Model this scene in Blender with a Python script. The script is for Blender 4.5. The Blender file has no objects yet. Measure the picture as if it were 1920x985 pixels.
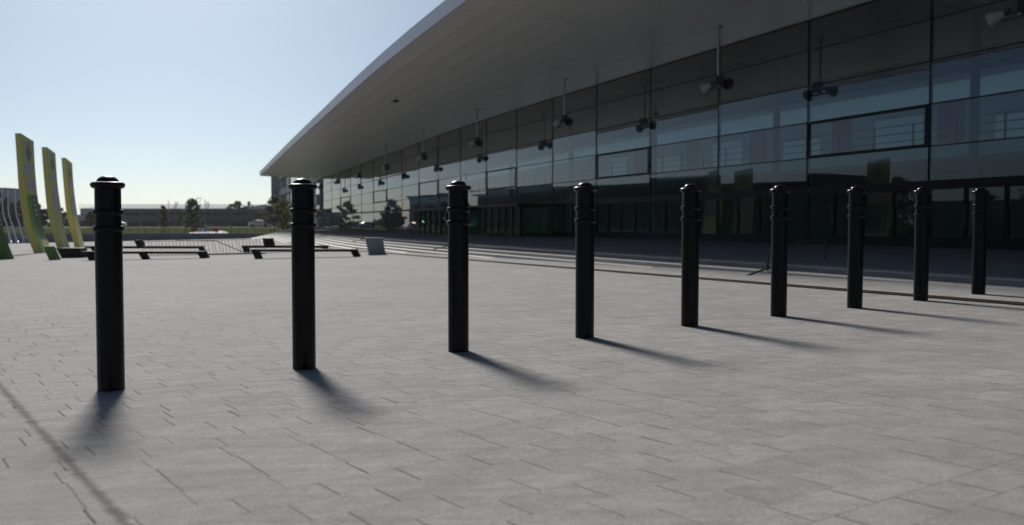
import bpy, bmesh, math, random
from mathutils import Vector, Matrix
random.seed(7)
R = math.radians
C = bpy.context.scene
COL = C.collection

# ------------------------------------------------------------------ camera model of the photograph (1920 x 985)
FPX = 1740.0
PITCH = math.atan(71.5 / FPX)
ZC = 0.85                                     # eye height above the datum
CAM = Vector((0, 0, ZC))
PHI = R(21.9)
cP, sP = math.cos(PHI), math.sin(PHI)


def ray(px, py):
    u = (px - 960) / FPX
    v = (492.5 - py) / FPX
    return Vector((u, math.cos(PITCH) + v * math.sin(PITCH), -math.sin(PITCH) + v * math.cos(PITCH)))


def at(px, py, Y):
    d = ray(px, py)
    return CAM + d * (Y / d.y)


def plaza_z(x, y):
    return ZC - (0.84 + 0.00172 * y - 0.02 * x)


def on_plaza(px, py):
    d = ray(px, py)
    # z = ZC + d.z*s ; plane  z = ZC - .84 - .00172*y + .02*x
    s = -0.84 / (d.z + 0.00172 * d.y - 0.02 * d.x)
    return CAM + d * s


def hall(d, t, up=0.0):
    """point in the hall's own axes: d away from the eye across the front, t along it, up from eye height"""
    return Vector((d * cP - t * sP, d * sP + t * cP, ZC + up))


# ------------------------------------------------------------------ mesh builder
class MB:
    def __init__(self):
        self.v, self.f, self.uv = [], [], None

    def quad(self, a, b, c, d):
        n = len(self.v)
        self.v += [tuple(a), tuple(b), tuple(c), tuple(d)]
        self.f.append((n, n + 1, n + 2, n + 3))

    def hexa(self, p):
        """8 points: bottom ring 0-3, top ring 4-7"""
        n = len(self.v)
        self.v += [tuple(q) for q in p]
        for f in ((3, 2, 1, 0), (4, 5, 6, 7), (0, 1, 5, 4), (1, 2, 6, 5), (2, 3, 7, 6), (3, 0, 4, 7)):
            self.f.append(tuple(n + i for i in f))

    def box(self, x0, x1, y0, y1, z0, z1, m=None):
        p = [Vector(q) for q in ((x0, y0, z0), (x1, y0, z0), (x1, y1, z0), (x0, y1, z0),
                                 (x0, y0, z1), (x1, y0, z1), (x1, y1, z1), (x0, y1, z1))]
        if m is not None:
            p = [m @ q for q in p]
        self.hexa(p)

    def hbox(self, d0, d1, t0, t1, u0, u1):
        self.hexa([hall(d0, t0, u0), hall(d1, t0, u0), hall(d1, t1, u0), hall(d0, t1, u0),
                   hall(d0, t0, u1), hall(d1, t0, u1), hall(d1, t1, u1), hall(d0, t1, u1)])

    def bar(self, a, b, w, h=None, up=(0, 0, 1)):
        a, b = Vector(a), Vector(b)
        h = h or w
        ax = (b - a).normalized()
        up = Vector(up)
        if abs(ax.dot(up)) > 0.98:
            up = Vector((0, 1, 0))
        s = ax.cross(up).normalized() * (w / 2)
        t = s.cross(ax).normalized() * (h / 2)
        self.hexa([a - s - t, a + s - t, a + s + t, a - s + t, b - s - t, b + s - t, b + s + t, b - s + t])

    def tube(self, pts, r, n=8):
        pts = [Vector(p) for p in pts]
        rs = r if isinstance(r, (list, tuple)) else [r] * len(pts)
        base = len(self.v)
        for i, p in enumerate(pts):
            a = pts[max(i - 1, 0)]
            b = pts[min(i + 1, len(pts) - 1)]
            ax = (b - a).normalized()
            up = Vector((0, 0, 1)) if abs(ax.z) < 0.95 else Vector((0, 1, 0))
            s = ax.cross(up).normalized()
            t = s.cross(ax).normalized()
            for k in range(n):
                an = 2 * math.pi * k / n
                self.v.append(tuple(p + s * (rs[i] * math.cos(an)) + t * (rs[i] * math.sin(an))))
        for i in range(len(pts) - 1):
            for k in range(n):
                a = base + i * n + k
                b = base + i * n + (k + 1) % n
                self.f.append((a, b, b + n, a + n))
        self.f.append(tuple(base + k for k in reversed(range(n))))
        self.f.append(tuple(base + (len(pts) - 1) * n + k for k in range(n)))

    def lathe(self, prof, n=40, m=None):
        base = len(self.v)
        for r, z in prof:
            for k in range(n):
                an = 2 * math.pi * k / n
                p = Vector((r * math.cos(an), r * math.sin(an), z))
                if m is not None:
                    p = m @ p
                self.v.append(tuple(p))
        for i in range(len(prof) - 1):
            for k in range(n):
                a = base + i * n + k
                b = base + i * n + (k + 1) % n
                self.f.append((a, b, b + n, a + n))
        self.f.append(tuple(base + k for k in reversed(range(n))))
        self.f.append(tuple(base + (len(prof) - 1) * n + k for k in range(n)))

    def build(self, name, mat, parent=None, origin=None, smooth=False, bevel=0.0, weld=False, kind=None):
        me = bpy.data.meshes.new(name)
        o0 = Vector(origin) if origin is not None else (parent_loc(parent) if parent is not None else Vector((0, 0, 0)))
        me.from_pydata([tuple(Vector(q) - o0) for q in self.v], [], self.f)
        bm = bmesh.new()
        bm.from_mesh(me)
        if weld:
            bmesh.ops.remove_doubles(bm, verts=bm.verts, dist=1e-5)
        bmesh.ops.recalc_face_normals(bm, faces=bm.faces)
        bm.to_mesh(me)
        bm.free()
        if mat is not None:
            me.materials.append(mat)
        if smooth:
            for p in me.polygons:
                p.use_smooth = True
            if smooth != 'all':
                me.set_sharp_from_angle(angle=R(38))
        o = bpy.data.objects.new(name, me)
        COL.objects.link(o)
        if parent is not None:
            o.parent = parent
        if origin is not None:
            o.location = o0
        if bevel:
            mod = o.modifiers.new('bevel', 'BEVEL')
            mod.width = bevel
            mod.segments = 2
            mod.limit_method = 'ANGLE'
        if kind:
            o['kind'] = kind
        return o


LOC = {}


def parent_loc(p):
    return LOC.get(p.name, Vector((0, 0, 0)))


def tag(o, label, cat, group=None):
    o['label'] = label
    o['category'] = cat
    if group:
        o['group'] = group
    return o


def empty(name, loc, label, cat, group=None):
    o = bpy.data.objects.new(name, None)
    COL.objects.link(o)
    o.location = loc
    o.empty_display_size = 0.2
    LOC[o.name] = Vector(loc)
    return tag(o, label, cat, group)


def sub(o, parent):
    """remember where a part sits so its sub-parts can be built in world coordinates"""
    LOC[o.name] = parent_loc(parent)
    return o


def copy_tree(o, parent=None):
    c = o.copy()
    COL.objects.link(c)
    c.parent = parent
    for ch in [x for x in bpy.data.objects if x.parent == o]:
        copy_tree(ch, c)
    return c


# ------------------------------------------------------------------ materials
def new_mat(name):
    m = bpy.data.materials.new(name)
    m.use_nodes = True
    nt = m.node_tree
    return m, nt, nt.nodes['Principled BSDF']


def N(nt, typ, **kw):
    n = nt.nodes.new(typ)
    for k, v in kw.items():
        setattr(n, k, v)
    return n


def math_n(nt, op, a, b=None, c=None, clamp=False):
    n = N(nt, 'ShaderNodeMath', operation=op)
    n.use_clamp = clamp
    for i, x in enumerate((a, b, c)):
        if x is None:
            continue
        if isinstance(x, (int, float)):
            n.inputs[i].default_value = x
        else:
            nt.links.new(x, n.inputs[i])
    return n.outputs[0]


def mix_c(nt, f, a, b, mode='MIX'):
    n = N(nt, 'ShaderNodeMix', data_type='RGBA', blend_type=mode)
    for i, x in ((0, f), (6, a), (7, b)):
        if isinstance(x, (int, float)):
            n.inputs[i].default_value = x
        elif isinstance(x, tuple):
            n.inputs[i].default_value = (*x, 1) if len(x) == 3 else x
        else:
            nt.links.new(x, n.inputs[i])
    return n.outputs[2]


def noise(nt, vec, scale, detail=4, rough=0.55):
    n = N(nt, 'ShaderNodeTexNoise')
    n.inputs['Scale'].default_value = scale
    n.inputs['Detail'].default_value = detail
    n.inputs['Roughness'].default_value = rough
    if vec is not None:
        nt.links.new(vec, n.inputs['Vector'])
    return n.outputs[0]


def plain(name, col, rough=0.6, metal=0.0, spec=0.5, var=0.12, scale=6.0, bump=0.0, coat=0.0):
    m, nt, b = new_mat(name)
    geo = N(nt, 'ShaderNodeNewGeometry')
    nz = noise(nt, geo.outputs['Position'], scale, 5)
    lo = tuple(max(0, c * (1 - var)) for c in col)
    hi = tuple(min(1, c * (1 + var)) for c in col)
    nt.links.new(mix_c(nt, nz, lo, hi), b.inputs['Base Color'])
    rr = math_n(nt, 'MULTIPLY_ADD', nz, 0.16, rough - 0.08, clamp=True)
    nt.links.new(rr, b.inputs['Roughness'])
    b.inputs['Metallic'].default_value = metal
    b.inputs['Specular IOR Level'].default_value = spec
    if coat:
        b.inputs['Coat Weight'].default_value = coat
        b.inputs['Coat Roughness'].default_value = 0.15
    if bump:
        bp = N(nt, 'ShaderNodeBump')
        bp.inputs['Strength'].default_value = bump
        bp.inputs['Distance'].default_value = 0.01
        nt.links.new(noise(nt, geo.outputs['Position'], scale * 8, 3), bp.inputs['Height'])
        nt.links.new(bp.outputs[0], b.inputs['Normal'])
    return m


ROW = Vector((math.sin(R(55.15)), math.cos(R(55.15)), 0))
QDIR = Vector((-ROW.y, ROW.x, 0))


def paving_mat(name, base, r_dir, q_dir, row_h, slab_w, lines=(), strength=0.8, rough=0.85, spec=0.12):
    """courses of paving slabs running along r_dir, every course shifted by its own amount"""
    m, nt, b = new_mat(name)
    L = nt.links
    geo = N(nt, 'ShaderNodeNewGeometry')
    pos = geo.outputs['Position']

    def dot(v):
        n = N(nt, 'ShaderNodeVectorMath', operation='DOT_PRODUCT')
        L.new(pos, n.inputs[0])
        n.inputs[1].default_value = v
        return n.outputs['Value']
    u0, v0 = dot(r_dir), dot(q_dir)
    wob = noise(nt, pos, 0.8, 2)
    u = math_n(nt, 'ADD', u0, math_n(nt, 'MULTIPLY', wob, 0.02))
    v = math_n(nt, 'ADD', v0, math_n(nt, 'MULTIPLY', noise(nt, pos, 1.3, 2), 0.015))
    vr = math_n(nt, 'DIVIDE', v, row_h)
    row = math_n(nt, 'FLOOR', vr)
    wn = N(nt, 'ShaderNodeTexWhiteNoise', noise_dimensions='1D')
    L.new(row, wn.inputs['W'])
    ur = math_n(nt, 'ADD', math_n(nt, 'DIVIDE', u, slab_w), math_n(nt, 'MULTIPLY', wn.outputs[0], 5.0))
    cell = math_n(nt, 'FLOOR', ur)
    cid = N(nt, 'ShaderNodeCombineXYZ')
    L.new(cell, cid.inputs[0])
    L.new(row, cid.inputs[1])
    wc = N(nt, 'ShaderNodeTexWhiteNoise', noise_dimensions='3D')
    L.new(cid.outputs[0], wc.inputs['Vector'])
    fu = math_n(nt, 'FRACT', ur)
    fv = math_n(nt, 'FRACT', vr)
    # distance to the head joint (m) and to the bed joint (m)
    du = math_n(nt, 'MULTIPLY', fu, slab_w)
    dv = math_n(nt, 'MULTIPLY', math_n(nt, 'MINIMUM', fv, math_n(nt, 'SUBTRACT', 1.0, fv)), row_h)

    def line(dist, w):
        mr = N(nt, 'ShaderNodeMapRange', interpolation_type='SMOOTHSTEP')
        L.new(dist, mr.inputs[0])
        mr.inputs[1].default_value = w * 0.35
        mr.inputs[2].default_value = w
        mr.inputs[3].default_value = 1
        mr.inputs[4].default_value = 0
        return mr.outputs[0]
    sepc = N(nt, 'ShaderNodeSeparateColor')
    L.new(wc.outputs['Color'], sepc.inputs[0])
    # how open each head joint is differs from slab to slab
    hj_w = math_n(nt, 'MULTIPLY', math_n(nt, 'POWER', sepc.outputs[1], 1.2), 1.0)
    hj = math_n(nt, 'MULTIPLY', line(du, 0.012), math_n(nt, 'MULTIPLY_ADD', hj_w, 0.65, 0.35))
    hj = math_n(nt, 'MULTIPLY', hj, math_n(nt, 'MULTIPLY_ADD', noise(nt, pos, 9, 3), 0.9, 0.4), clamp=True)
    rnd_row = N(nt, 'ShaderNodeTexWhiteNoise', noise_dimensions='1D')
    L.new(math_n(nt, 'ADD', row, 31.7), rnd_row.inputs['W'])
    bj = math_n(nt, 'MULTIPLY', line(dv, 0.006), math_n(nt, 'MULTIPLY', math_n(nt, 'MULTIPLY', rnd_row.outputs[0], 0.8), noise(nt, pos, 3.5, 3)))
    # slab tone
    tone = math_n(nt, 'MULTIPLY_ADD', sepc.outputs[0], 0.16 * strength, 1.0 - 0.08 * strength)
    big = noise(nt, pos, 0.22, 4, 0.6)
    mid = noise(nt, pos, 2.6, 5, 0.65)
    fine = noise(nt, pos, 70, 4, 0.7)
    grain = noise(nt, pos, 260, 2, 0.6)
    st = N(nt, 'ShaderNodeMapping')
    L.new(pos, st.inputs[0])
    st.inputs['Rotation'].default_value = (0, 0, -math.atan2(r_dir.y, r_dir.x))
    st.inputs['Scale'].default_value = (0.7, 7.0, 1)
    streak = noise(nt, st.outputs[0], 2.0, 5, 0.6)
    k = math_n(nt, 'MULTIPLY_ADD', big, 0.45, 0.775)
    k = math_n(nt, 'MULTIPLY', k, math_n(nt, 'MULTIPLY_ADD', mid, 0.65, 0.675))
    k = math_n(nt, 'MULTIPLY', k, math_n(nt, 'MULTIPLY_ADD', fine, 1.0, 0.5))
    k = math_n(nt, 'MULTIPLY', k, math_n(nt, 'MULTIPLY_ADD', grain, 0.8, 0.6))
    k = math_n(nt, 'MULTIPLY', k, math_n(nt, 'MULTIPLY_ADD', streak, 0.5, 0.75))
    k = math_n(nt, 'MULTIPLY', k, math_n(nt, 'MULTIPLY_ADD', noise(nt, pos, 11, 5, 0.65), 0.5, 0.75))
    k = math_n(nt, 'MULTIPLY', k, tone)
    cc = N(nt, 'ShaderNodeCombineColor')
    for i in range(3):
        L.new(math_n(nt, 'MULTIPLY', k, base[i]), cc.inputs[i])
    # brownish wear patches
    patch = N(nt, 'ShaderNodeMapRange', interpolation_type='SMOOTHSTEP')
    L.new(noise(nt, pos, 0.9, 4, 0.62), patch.inputs[0])
    patch.inputs[1].default_value = 0.52
    patch.inputs[2].default_value = 0.74
    patch.inputs[4].default_value = 0.5
    col = mix_c(nt, patch.outputs[0], cc.outputs[0], (base[0] * 0.86, base[1] * 0.80, base[2] * 0.77))
    col = mix_c(nt, hj, col, (0.07, 0.067, 0.067))
    col = mix_c(nt, bj, col, (0.05, 0.05, 0.05))
    for (axis, c0, w, dark) in lines:
        dd = math_n(nt, 'ABSOLUTE', math_n(nt, 'SUBTRACT', u0 if axis == 'u' else v0, c0))
        ln = line(math_n(nt, 'ADD', dd, math_n(nt, 'MULTIPLY', noise(nt, pos, 11, 4), w * 0.9)), w * 1.2)
        col = mix_c(nt, math_n(nt, 'MULTIPLY', ln, dark), col, (0.045, 0.038, 0.036))
    L.new(col, b.inputs['Base Color'])
    L.new(math_n(nt, 'MULTIPLY_ADD', mid, 0.2, rough - 0.1), b.inputs['Roughness'])
    b.inputs['Specular IOR Level'].default_value = spec
    hgt = math_n(nt, 'SUBTRACT', math_n(nt, 'MULTIPLY', math_n(nt, 'ADD', fine, grain), 0.0022),
                 math_n(nt, 'MULTIPLY', math_n(nt, 'MAXIMUM', hj, bj), 0.004))
    hgt = math_n(nt, 'ADD', hgt, math_n(nt, 'MULTIPLY', sepc.outputs[2], 0.0015))
    bp = N(nt, 'ShaderNodeBump')
    bp.inputs['Strength'].default_value = 0.8
    bp.inputs['Distance'].default_value = 1.0
    L.new(hgt, bp.inputs['Height'])
    L.new(bp.outputs[0], b.inputs['Normal'])
    return m


def glass_mat(name, tint, ior=1.6, rough=0.0):
    m = bpy.data.materials.new(name)
    m.use_nodes = True
    nt = m.node_tree
    nt.nodes.remove(nt.nodes['Principled BSDF'])
    out = nt.nodes['Material Output']
    fr = N(nt, 'ShaderNodeFresnel')
    fr.inputs['IOR'].default_value = ior
    tr = N(nt, 'ShaderNodeBsdfTransparent')
    tr.inputs[0].default_value = (*tint, 1)
    gl = N(nt, 'ShaderNodeBsdfGlossy')
    gl.inputs['Color'].default_value = (0.95, 0.94, 0.93, 1)
    gl.inputs['Roughness'].default_value = rough
    mx = N(nt, 'ShaderNodeMixShader')
    geo = N(nt, 'ShaderNodeNewGeometry')
    # only the outer face of a pane mirrors; the inner face would otherwise count as leaving dense glass
    nt.links.new(math_n(nt, 'MULTIPLY', fr.outputs[0], math_n(nt, 'SUBTRACT', 1.0, geo.outputs['Backfacing'])), mx.inputs[0])
    nt.links.new(tr.outputs[0], mx.inputs[1])
    nt.links.new(gl.outputs[0], mx.inputs[2])
    nt.links.new(mx.outputs[0], out.inputs[0])
    return m


def leaf_mat(name, a, b_):
    m, nt, b = new_mat(name)
    geo = N(nt, 'ShaderNodeNewGeometry')
    rnd = geo.outputs['Random Per Island']
    nz = noise(nt, geo.outputs['Position'], 0.9, 3)
    f = math_n(nt, 'ADD', math_n(nt, 'MULTIPLY', rnd, 0.6), math_n(nt, 'MULTIPLY', nz, 0.5), clamp=True)
    nt.links.new(mix_c(nt, f, a, b_), b.inputs['Base Color'])
    b.inputs['Roughness'].default_value = 0.6
    b.inputs['Specular IOR Level'].default_value = 0.25
    tl = N(nt, 'ShaderNodeBsdfTranslucent')
    nt.links.new(mix_c(nt, f, a, b_), tl.inputs[0])
    mx = N(nt, 'ShaderNodeMixShader')
    mx.inputs[0].default_value = 0.3
    out = nt.nodes['Material Output']
    nt.links.new(b.outputs[0], mx.inputs[1])
    nt.links.new(tl.outputs[0], mx.inputs[2])
    nt.links.new(mx.outputs[0], out.inputs[0])
    return m


p_q1 = on_plaza(0, 700)
p_q2 = on_plaza(190, 985)
u_line = 0.5 * (p_q1.dot(ROW) + p_q2.dot(ROW))
v_l1 = 0.5 * (on_plaza(0, 611).dot(QDIR) + on_plaza(840, 574).dot(QDIR))
v_l2 = 0.5 * (on_plaza(0, 618).dot(QDIR) + on_plaza(840, 578).dot(QDIR))
M = {}
M['plaza'] = paving_mat('plaza_paving', (0.300, 0.291, 0.287), ROW, QDIR, 0.18, 0.29,
                        lines=(('u', u_line, 0.045, 0.7), ('v', v_l1, 0.012, 0.8), ('v', v_l2, 0.012, 0.6)))
HD = Vector((-sP, cP, 0))
HN = Vector((cP, sP, 0))
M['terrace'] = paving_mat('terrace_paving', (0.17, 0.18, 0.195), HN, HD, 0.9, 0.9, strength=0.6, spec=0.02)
M['step'] = plain('step_stone', (0.41, 0.39, 0.36), 0.7, var=0.15, scale=3, bump=0.2)
M['powder'] = plain('black_powder_coat', (0.004, 0.0043, 0.0048), 0.29, spec=0.2, var=0.1, scale=3)
M['soffit'] = None
M['fascia'] = plain('fascia_metal', (0.55, 0.56, 0.62), 0.4, var=0.04, scale=0.5)
M['frame'] = plain('window_frame_metal', (0.010, 0.0105, 0.0115), 0.55, spec=0.25, var=0.1, scale=4)
M['roof'] = plain('roof_membrane', (0.35, 0.35, 0.36), 0.9, spec=0.1, var=0.1, scale=0.4)
M['roof_dark'] = plain('roof_deck', (0.09, 0.09, 0.095), 0.8, var=0.1, scale=0.4, spec=0.2)
M['glass'] = glass_mat('curtain_wall_glass', (0.70, 0.80, 0.83), 1.78)
M['dglass'] = glass_mat('door_glass', (0.70, 0.86, 0.78), 1.7)
M['inner'] = plain('interior_plaster', (0.60, 0.72, 0.74), 0.8, var=0.08, scale=0.6)
M['inner_dark'] = plain('interior_grey', (0.16, 0.19, 0.22), 0.6, var=0.15, scale=0.6)
M['panel'] = plain('interior_panel', (0.34, 0.42, 0.45), 0.7)
M['magenta'] = plain('interior_magenta_panel', (0.12, 0.04, 0.08), 0.6)
M['steel'] = plain('brushed_steel', (0.42, 0.43, 0.45), 0.32, metal=0.85, var=0.08, scale=20)
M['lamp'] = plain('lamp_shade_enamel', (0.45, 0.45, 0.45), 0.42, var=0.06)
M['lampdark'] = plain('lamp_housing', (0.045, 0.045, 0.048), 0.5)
M['wood'] = plain('dark_bench_timber', (0.024, 0.021, 0.020), 0.65, var=0.3, scale=14, bump=0.15, spec=0.12)
M['stone'] = plain('grey_stone', (0.28, 0.29, 0.30), 0.75, var=0.12, scale=5, bump=0.3)
M['concrete'] = plain('retaining_concrete', (0.20, 0.20, 0.21), 0.85, var=0.15, scale=0.7, bump=0.2)
M['pale'] = plain('pale_concrete', (0.42, 0.41, 0.39), 0.85, var=0.1, scale=0.6)
M['yellow'] = plain('yellow_enamel', (0.62, 0.57, 0.12), 0.5, var=0.06, scale=2)
M['yellowface'] = plain('yellow_printed_face', (0.56, 0.56, 0.24), 0.55, var=0.06, scale=2)
M['green'] = plain('green_enamel', (0.16, 0.34, 0.035), 0.5, var=0.08, scale=2)
M['fin'] = plain('fin_green', (0.115, 0.20, 0.03), 0.6, var=0.08, scale=2)
M['dgreen'] = plain('dark_green_print', (0.075, 0.17, 0.05), 0.55, var=0.08, scale=2)
M['grey'] = plain('pale_grey_print', (0.46, 0.47, 0.50), 0.55, var=0.05)
M['ink'] = plain('grey_green_print', (0.22, 0.25, 0.17), 0.55, var=0.05)
M['rust'] = plain('rusty_drain_iron', (0.036, 0.022, 0.017), 0.85, spec=0.1, var=0.4, scale=9, bump=0.5)
M['railsteel'] = plain('railing_steel', (0.10, 0.10, 0.105), 0.4, metal=0.6)
M['rail'] = plain('dark_railing_paint', (0.06, 0.06, 0.065), 0.45)
M['white'] = plain('white_paint', (0.75, 0.75, 0.74), 0.4, var=0.04)
M['red'] = plain('red_board', (0.5, 0.04, 0.03), 0.5)
M['asphalt'] = plain('asphalt', (0.055, 0.055, 0.058), 0.85, var=0.2, scale=1.5)
M['road'] = plain('pale_road', (0.32, 0.31, 0.30), 0.85, var=0.12, scale=0.5)
M['bark'] = plain('bark', (0.07, 0.052, 0.04), 0.9, var=0.3, scale=9)
M['rubber'] = plain('tyre_rubber', (0.015, 0.015, 0.015), 0.8)
M['carwhite'] = plain('white_car_paint', (0.72, 0.73, 0.74), 0.25, var=0.02, coat=0.6)
M['cardark'] = plain('dark_car_paint', (0.03, 0.033, 0.04), 0.25, var=0.02, coat=0.6)
M['carsilver'] = plain('silver_car_paint', (0.35, 0.36, 0.38), 0.3, metal=0.4, var=0.02, coat=0.6)
M['winglass'] = plain('dark_window_glass', (0.02, 0.025, 0.03), 0.08, spec=0.8, var=0.1)
M['blueglass'] = plain('blue_window_glass', (0.12, 0.13, 0.14), 0.08, spec=1.0, var=0.2, scale=0.4)
M['deck'] = plain('car_park_deck', (0.17, 0.155, 0.155), 0.8, var=0.15, scale=0.4)
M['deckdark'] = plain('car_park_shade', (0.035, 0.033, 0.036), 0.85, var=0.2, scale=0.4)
M['brick'] = plain('office_cladding', (0.105, 0.11, 0.125), 0.6, var=0.12, scale=0.5)
M['slab'] = plain('office_slab', (0.20, 0.21, 0.23), 0.65, var=0.1, scale=0.5)
M['apartment'] = plain('apartment_render', (0.52, 0.55, 0.62), 0.8, var=0.08, scale=0.3)
M['roofwhite'] = plain('white_hall_roof', (0.62, 0.62, 0.62), 0.9, spec=0.1, var=0.06, scale=0.2)
M['grass'] = None

# ------------------------------------------------------------------ soffit material (strips parallel to the roof edge, cross joints)
m, nt, b = new_mat('soffit_panels')
uv = N(nt, 'ShaderNodeUVMap')
sx = N(nt, 'ShaderNodeSeparateXYZ')
nt.links.new(uv.outputs[0], sx.inputs[0])
fu = math_n(nt, 'FRACT', math_n(nt, 'MULTIPLY', sx.outputs[0], 11.0))
fv = math_n(nt, 'FRACT', math_n(nt, 'ADD', math_n(nt, 'MULTIPLY', sx.outputs[1], 1 / 10.56), 0.23))
gu = math_n(nt, 'LESS_THAN', fu, 0.022)
gv = math_n(nt, 'LESS_THAN', fv, 0.0045)
g = math_n(nt, 'MAXIMUM', gu, gv)
cid = N(nt, 'ShaderNodeCombineXYZ')
nt.links.new(math_n(nt, 'FLOOR', math_n(nt, 'MULTIPLY', sx.outputs[0], 11.0)), cid.inputs[0])
nt.links.new(math_n(nt, 'FLOOR', math_n(nt, 'MULTIPLY', sx.outputs[1], 1 / 3.52)), cid.inputs[1])
wn = N(nt, 'ShaderNodeTexWhiteNoise', noise_dimensions='3D')
nt.links.new(cid.outputs[0], wn.inputs['Vector'])
geo = N(nt, 'ShaderNodeNewGeometry')
tone = mix_c(nt, wn.outputs[0], (0.84, 0.83, 0.81), (0.88, 0.87, 0.85))
dirt = noise(nt, geo.outputs['Position'], 0.35, 4)
tone = mix_c(nt, math_n(nt, 'MULTIPLY', dirt, 0.35), tone, (0.74, 0.73, 0.71))
nt.links.new(mix_c(nt, math_n(nt, 'MULTIPLY', g, 0.4), tone, (0.12, 0.12, 0.12)), b.inputs['Base Color'])
b.inputs['Roughness'].default_value = 0.28
b.inputs['Specular IOR Level'].default_value = 0.7
bp = N(nt, 'ShaderNodeBump')
bp.inputs['Strength'].default_value = 0.5
bp.inputs['Distance'].default_value = 0.05
# every strip is slightly dished between its joints
dish = math_n(nt, 'MULTIPLY', math_n(nt, 'SINE', math_n(nt, 'MULTIPLY', fu, math.pi)), 0.5)
nt.links.new(math_n(nt, 'SUBTRACT', math_n(nt, 'ADD', dish, math_n(nt, 'MULTIPLY', noise(nt, geo.outputs['Position'], 0.7, 2), 0.5)), g), bp.inputs['Height'])
nt.links.new(bp.outputs[0], b.inputs['Normal'])
M['soffit'] = m

# grass
m, nt, b = new_mat('lawn_grass')
geo = N(nt, 'ShaderNodeNewGeometry')
f1 = noise(nt, geo.outputs['Position'], 0.12, 5, 0.65)
f2 = noise(nt, geo.outputs['Position'], 3.0, 5, 0.7)
c1 = mix_c(nt, f1, (0.055, 0.075, 0.027), (0.115, 0.115, 0.052))
nt.links.new(mix_c(nt, f2, c1, (0.035, 0.055, 0.016)), b.inputs['Base Color'])
b.inputs['Roughness'].default_value = 0.9
b.inputs['Specular IOR Level'].default_value = 0.0
M['grass'] = m

# ------------------------------------------------------------------ ground, plaza, lawn, road
def sheet(name, pts, mat, kind='structure'):
    mb = MB()
    n = len(mb.v)
    mb.v += [tuple(p) for p in pts]
    mb.f.append(tuple(range(len(pts))))
    o = mb.build(name, mat)
    for p in o.data.polygons:
        if p.normal.z < 0:
            o.data.flip_normals()
            break
    o['kind'] = kind
    return o


WALL_Y = 107.0


def lawn_z(y):
    a = [(WALL_Y, 1.18), (135, 0.95), (175, 0.62), (240, 0.55), (4000, 0.5)]
    for (y0, h0), (y1, h1) in zip(a, a[1:]):
        if y <= y1:
            k = (y - y0) / (y1 - y0)
            return ZC - (h0 + (h1 - h0) * k)
    return ZC - 0.5


mb = MB()
xs = [-4000, -1200, -500, -200, -120, -60, -20, 20, 60, 200, 600, 2000, 4000]
ys = [-4000, -1000, -300, -110, -60, 0, 60, WALL_Y + 0.6, WALL_Y + 1.0, 135, 175, 240, 500, 1200, 4000]


def ground_z(x, y):
    if y > WALL_Y + 0.8:
        return lawn_z(y) - 0.02
    zx = max(-165, min(60, x))
    zy = max(-60, min(WALL_Y, y))
    return plaza_z(zx, zy) - 0.6 - max(0, x - 8) * 0.03 * (1 if x < 60 else 0)


for x in xs:
    for y in ys:
        mb.v.append((x, y, ground_z(x, y)))
ny = len(ys)
for i in range(len(xs) - 1):
    for j in range(ny - 1):
        a = i * ny + j
        mb.f.append((a, a + ny, a + ny + 1, a + 1))
o = mb.build('ground', M['grass'])
o['kind'] = 'structure'

D0, H0 = 9.6, 0.667
DT = [(-60, 9.6), (25, 9.6), (33.7, 9.7), (42.3, 10.1), (61, 11.7), (98.7, 14.4), (112, 15.3)]


def DE(t):
    for (a, fa), (b_, fb) in zip(DT, DT[1:]):
        if t <= b_:
            return fa + (fb - fa) * (t - a) / (b_ - a)
    return DT[-1][1] + (t - 112) * 0.07


# plaza: one gently tilted plane up to the steps
mb = MB()
pts2 = [(-165, -60), (-165, WALL_Y), (hall(9.3, 128).x, WALL_Y)]
e0 = hall(9.3, 125)
pts2 = [(-165, -60), (-165, WALL_Y), (hall(15.5, 106).x, WALL_Y)] + [(hall(DE(q) - 0.2, q).x, hall(DE(q) - 0.2, q).y) for q in (98.7, 61, 42.3, 33.7, 25, -30)] + [ (hall(9.3, -30).x - 40, -60)]
sheet('plaza', [(x, y, plaza_z(x, y)) for x, y in pts2], M['plaza'])

# road and pad beyond the wall
sheet('road', [(-300, 181, lawn_z(181) + 0.02), (-300, 196, lawn_z(196) + 0.02), (40, 196, lawn_z(196) + 0.02), (40, 181, lawn_z(181) + 0.02)], M['road'])
pp = [at(352, 436.5, 112), at(430, 436.5, 112), at(420, 430, 133), at(362, 430, 133)]
sheet('path', [(p.x, p.y, lawn_z(p.y) + 0.03) for p in pp], M['pale'])

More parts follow.
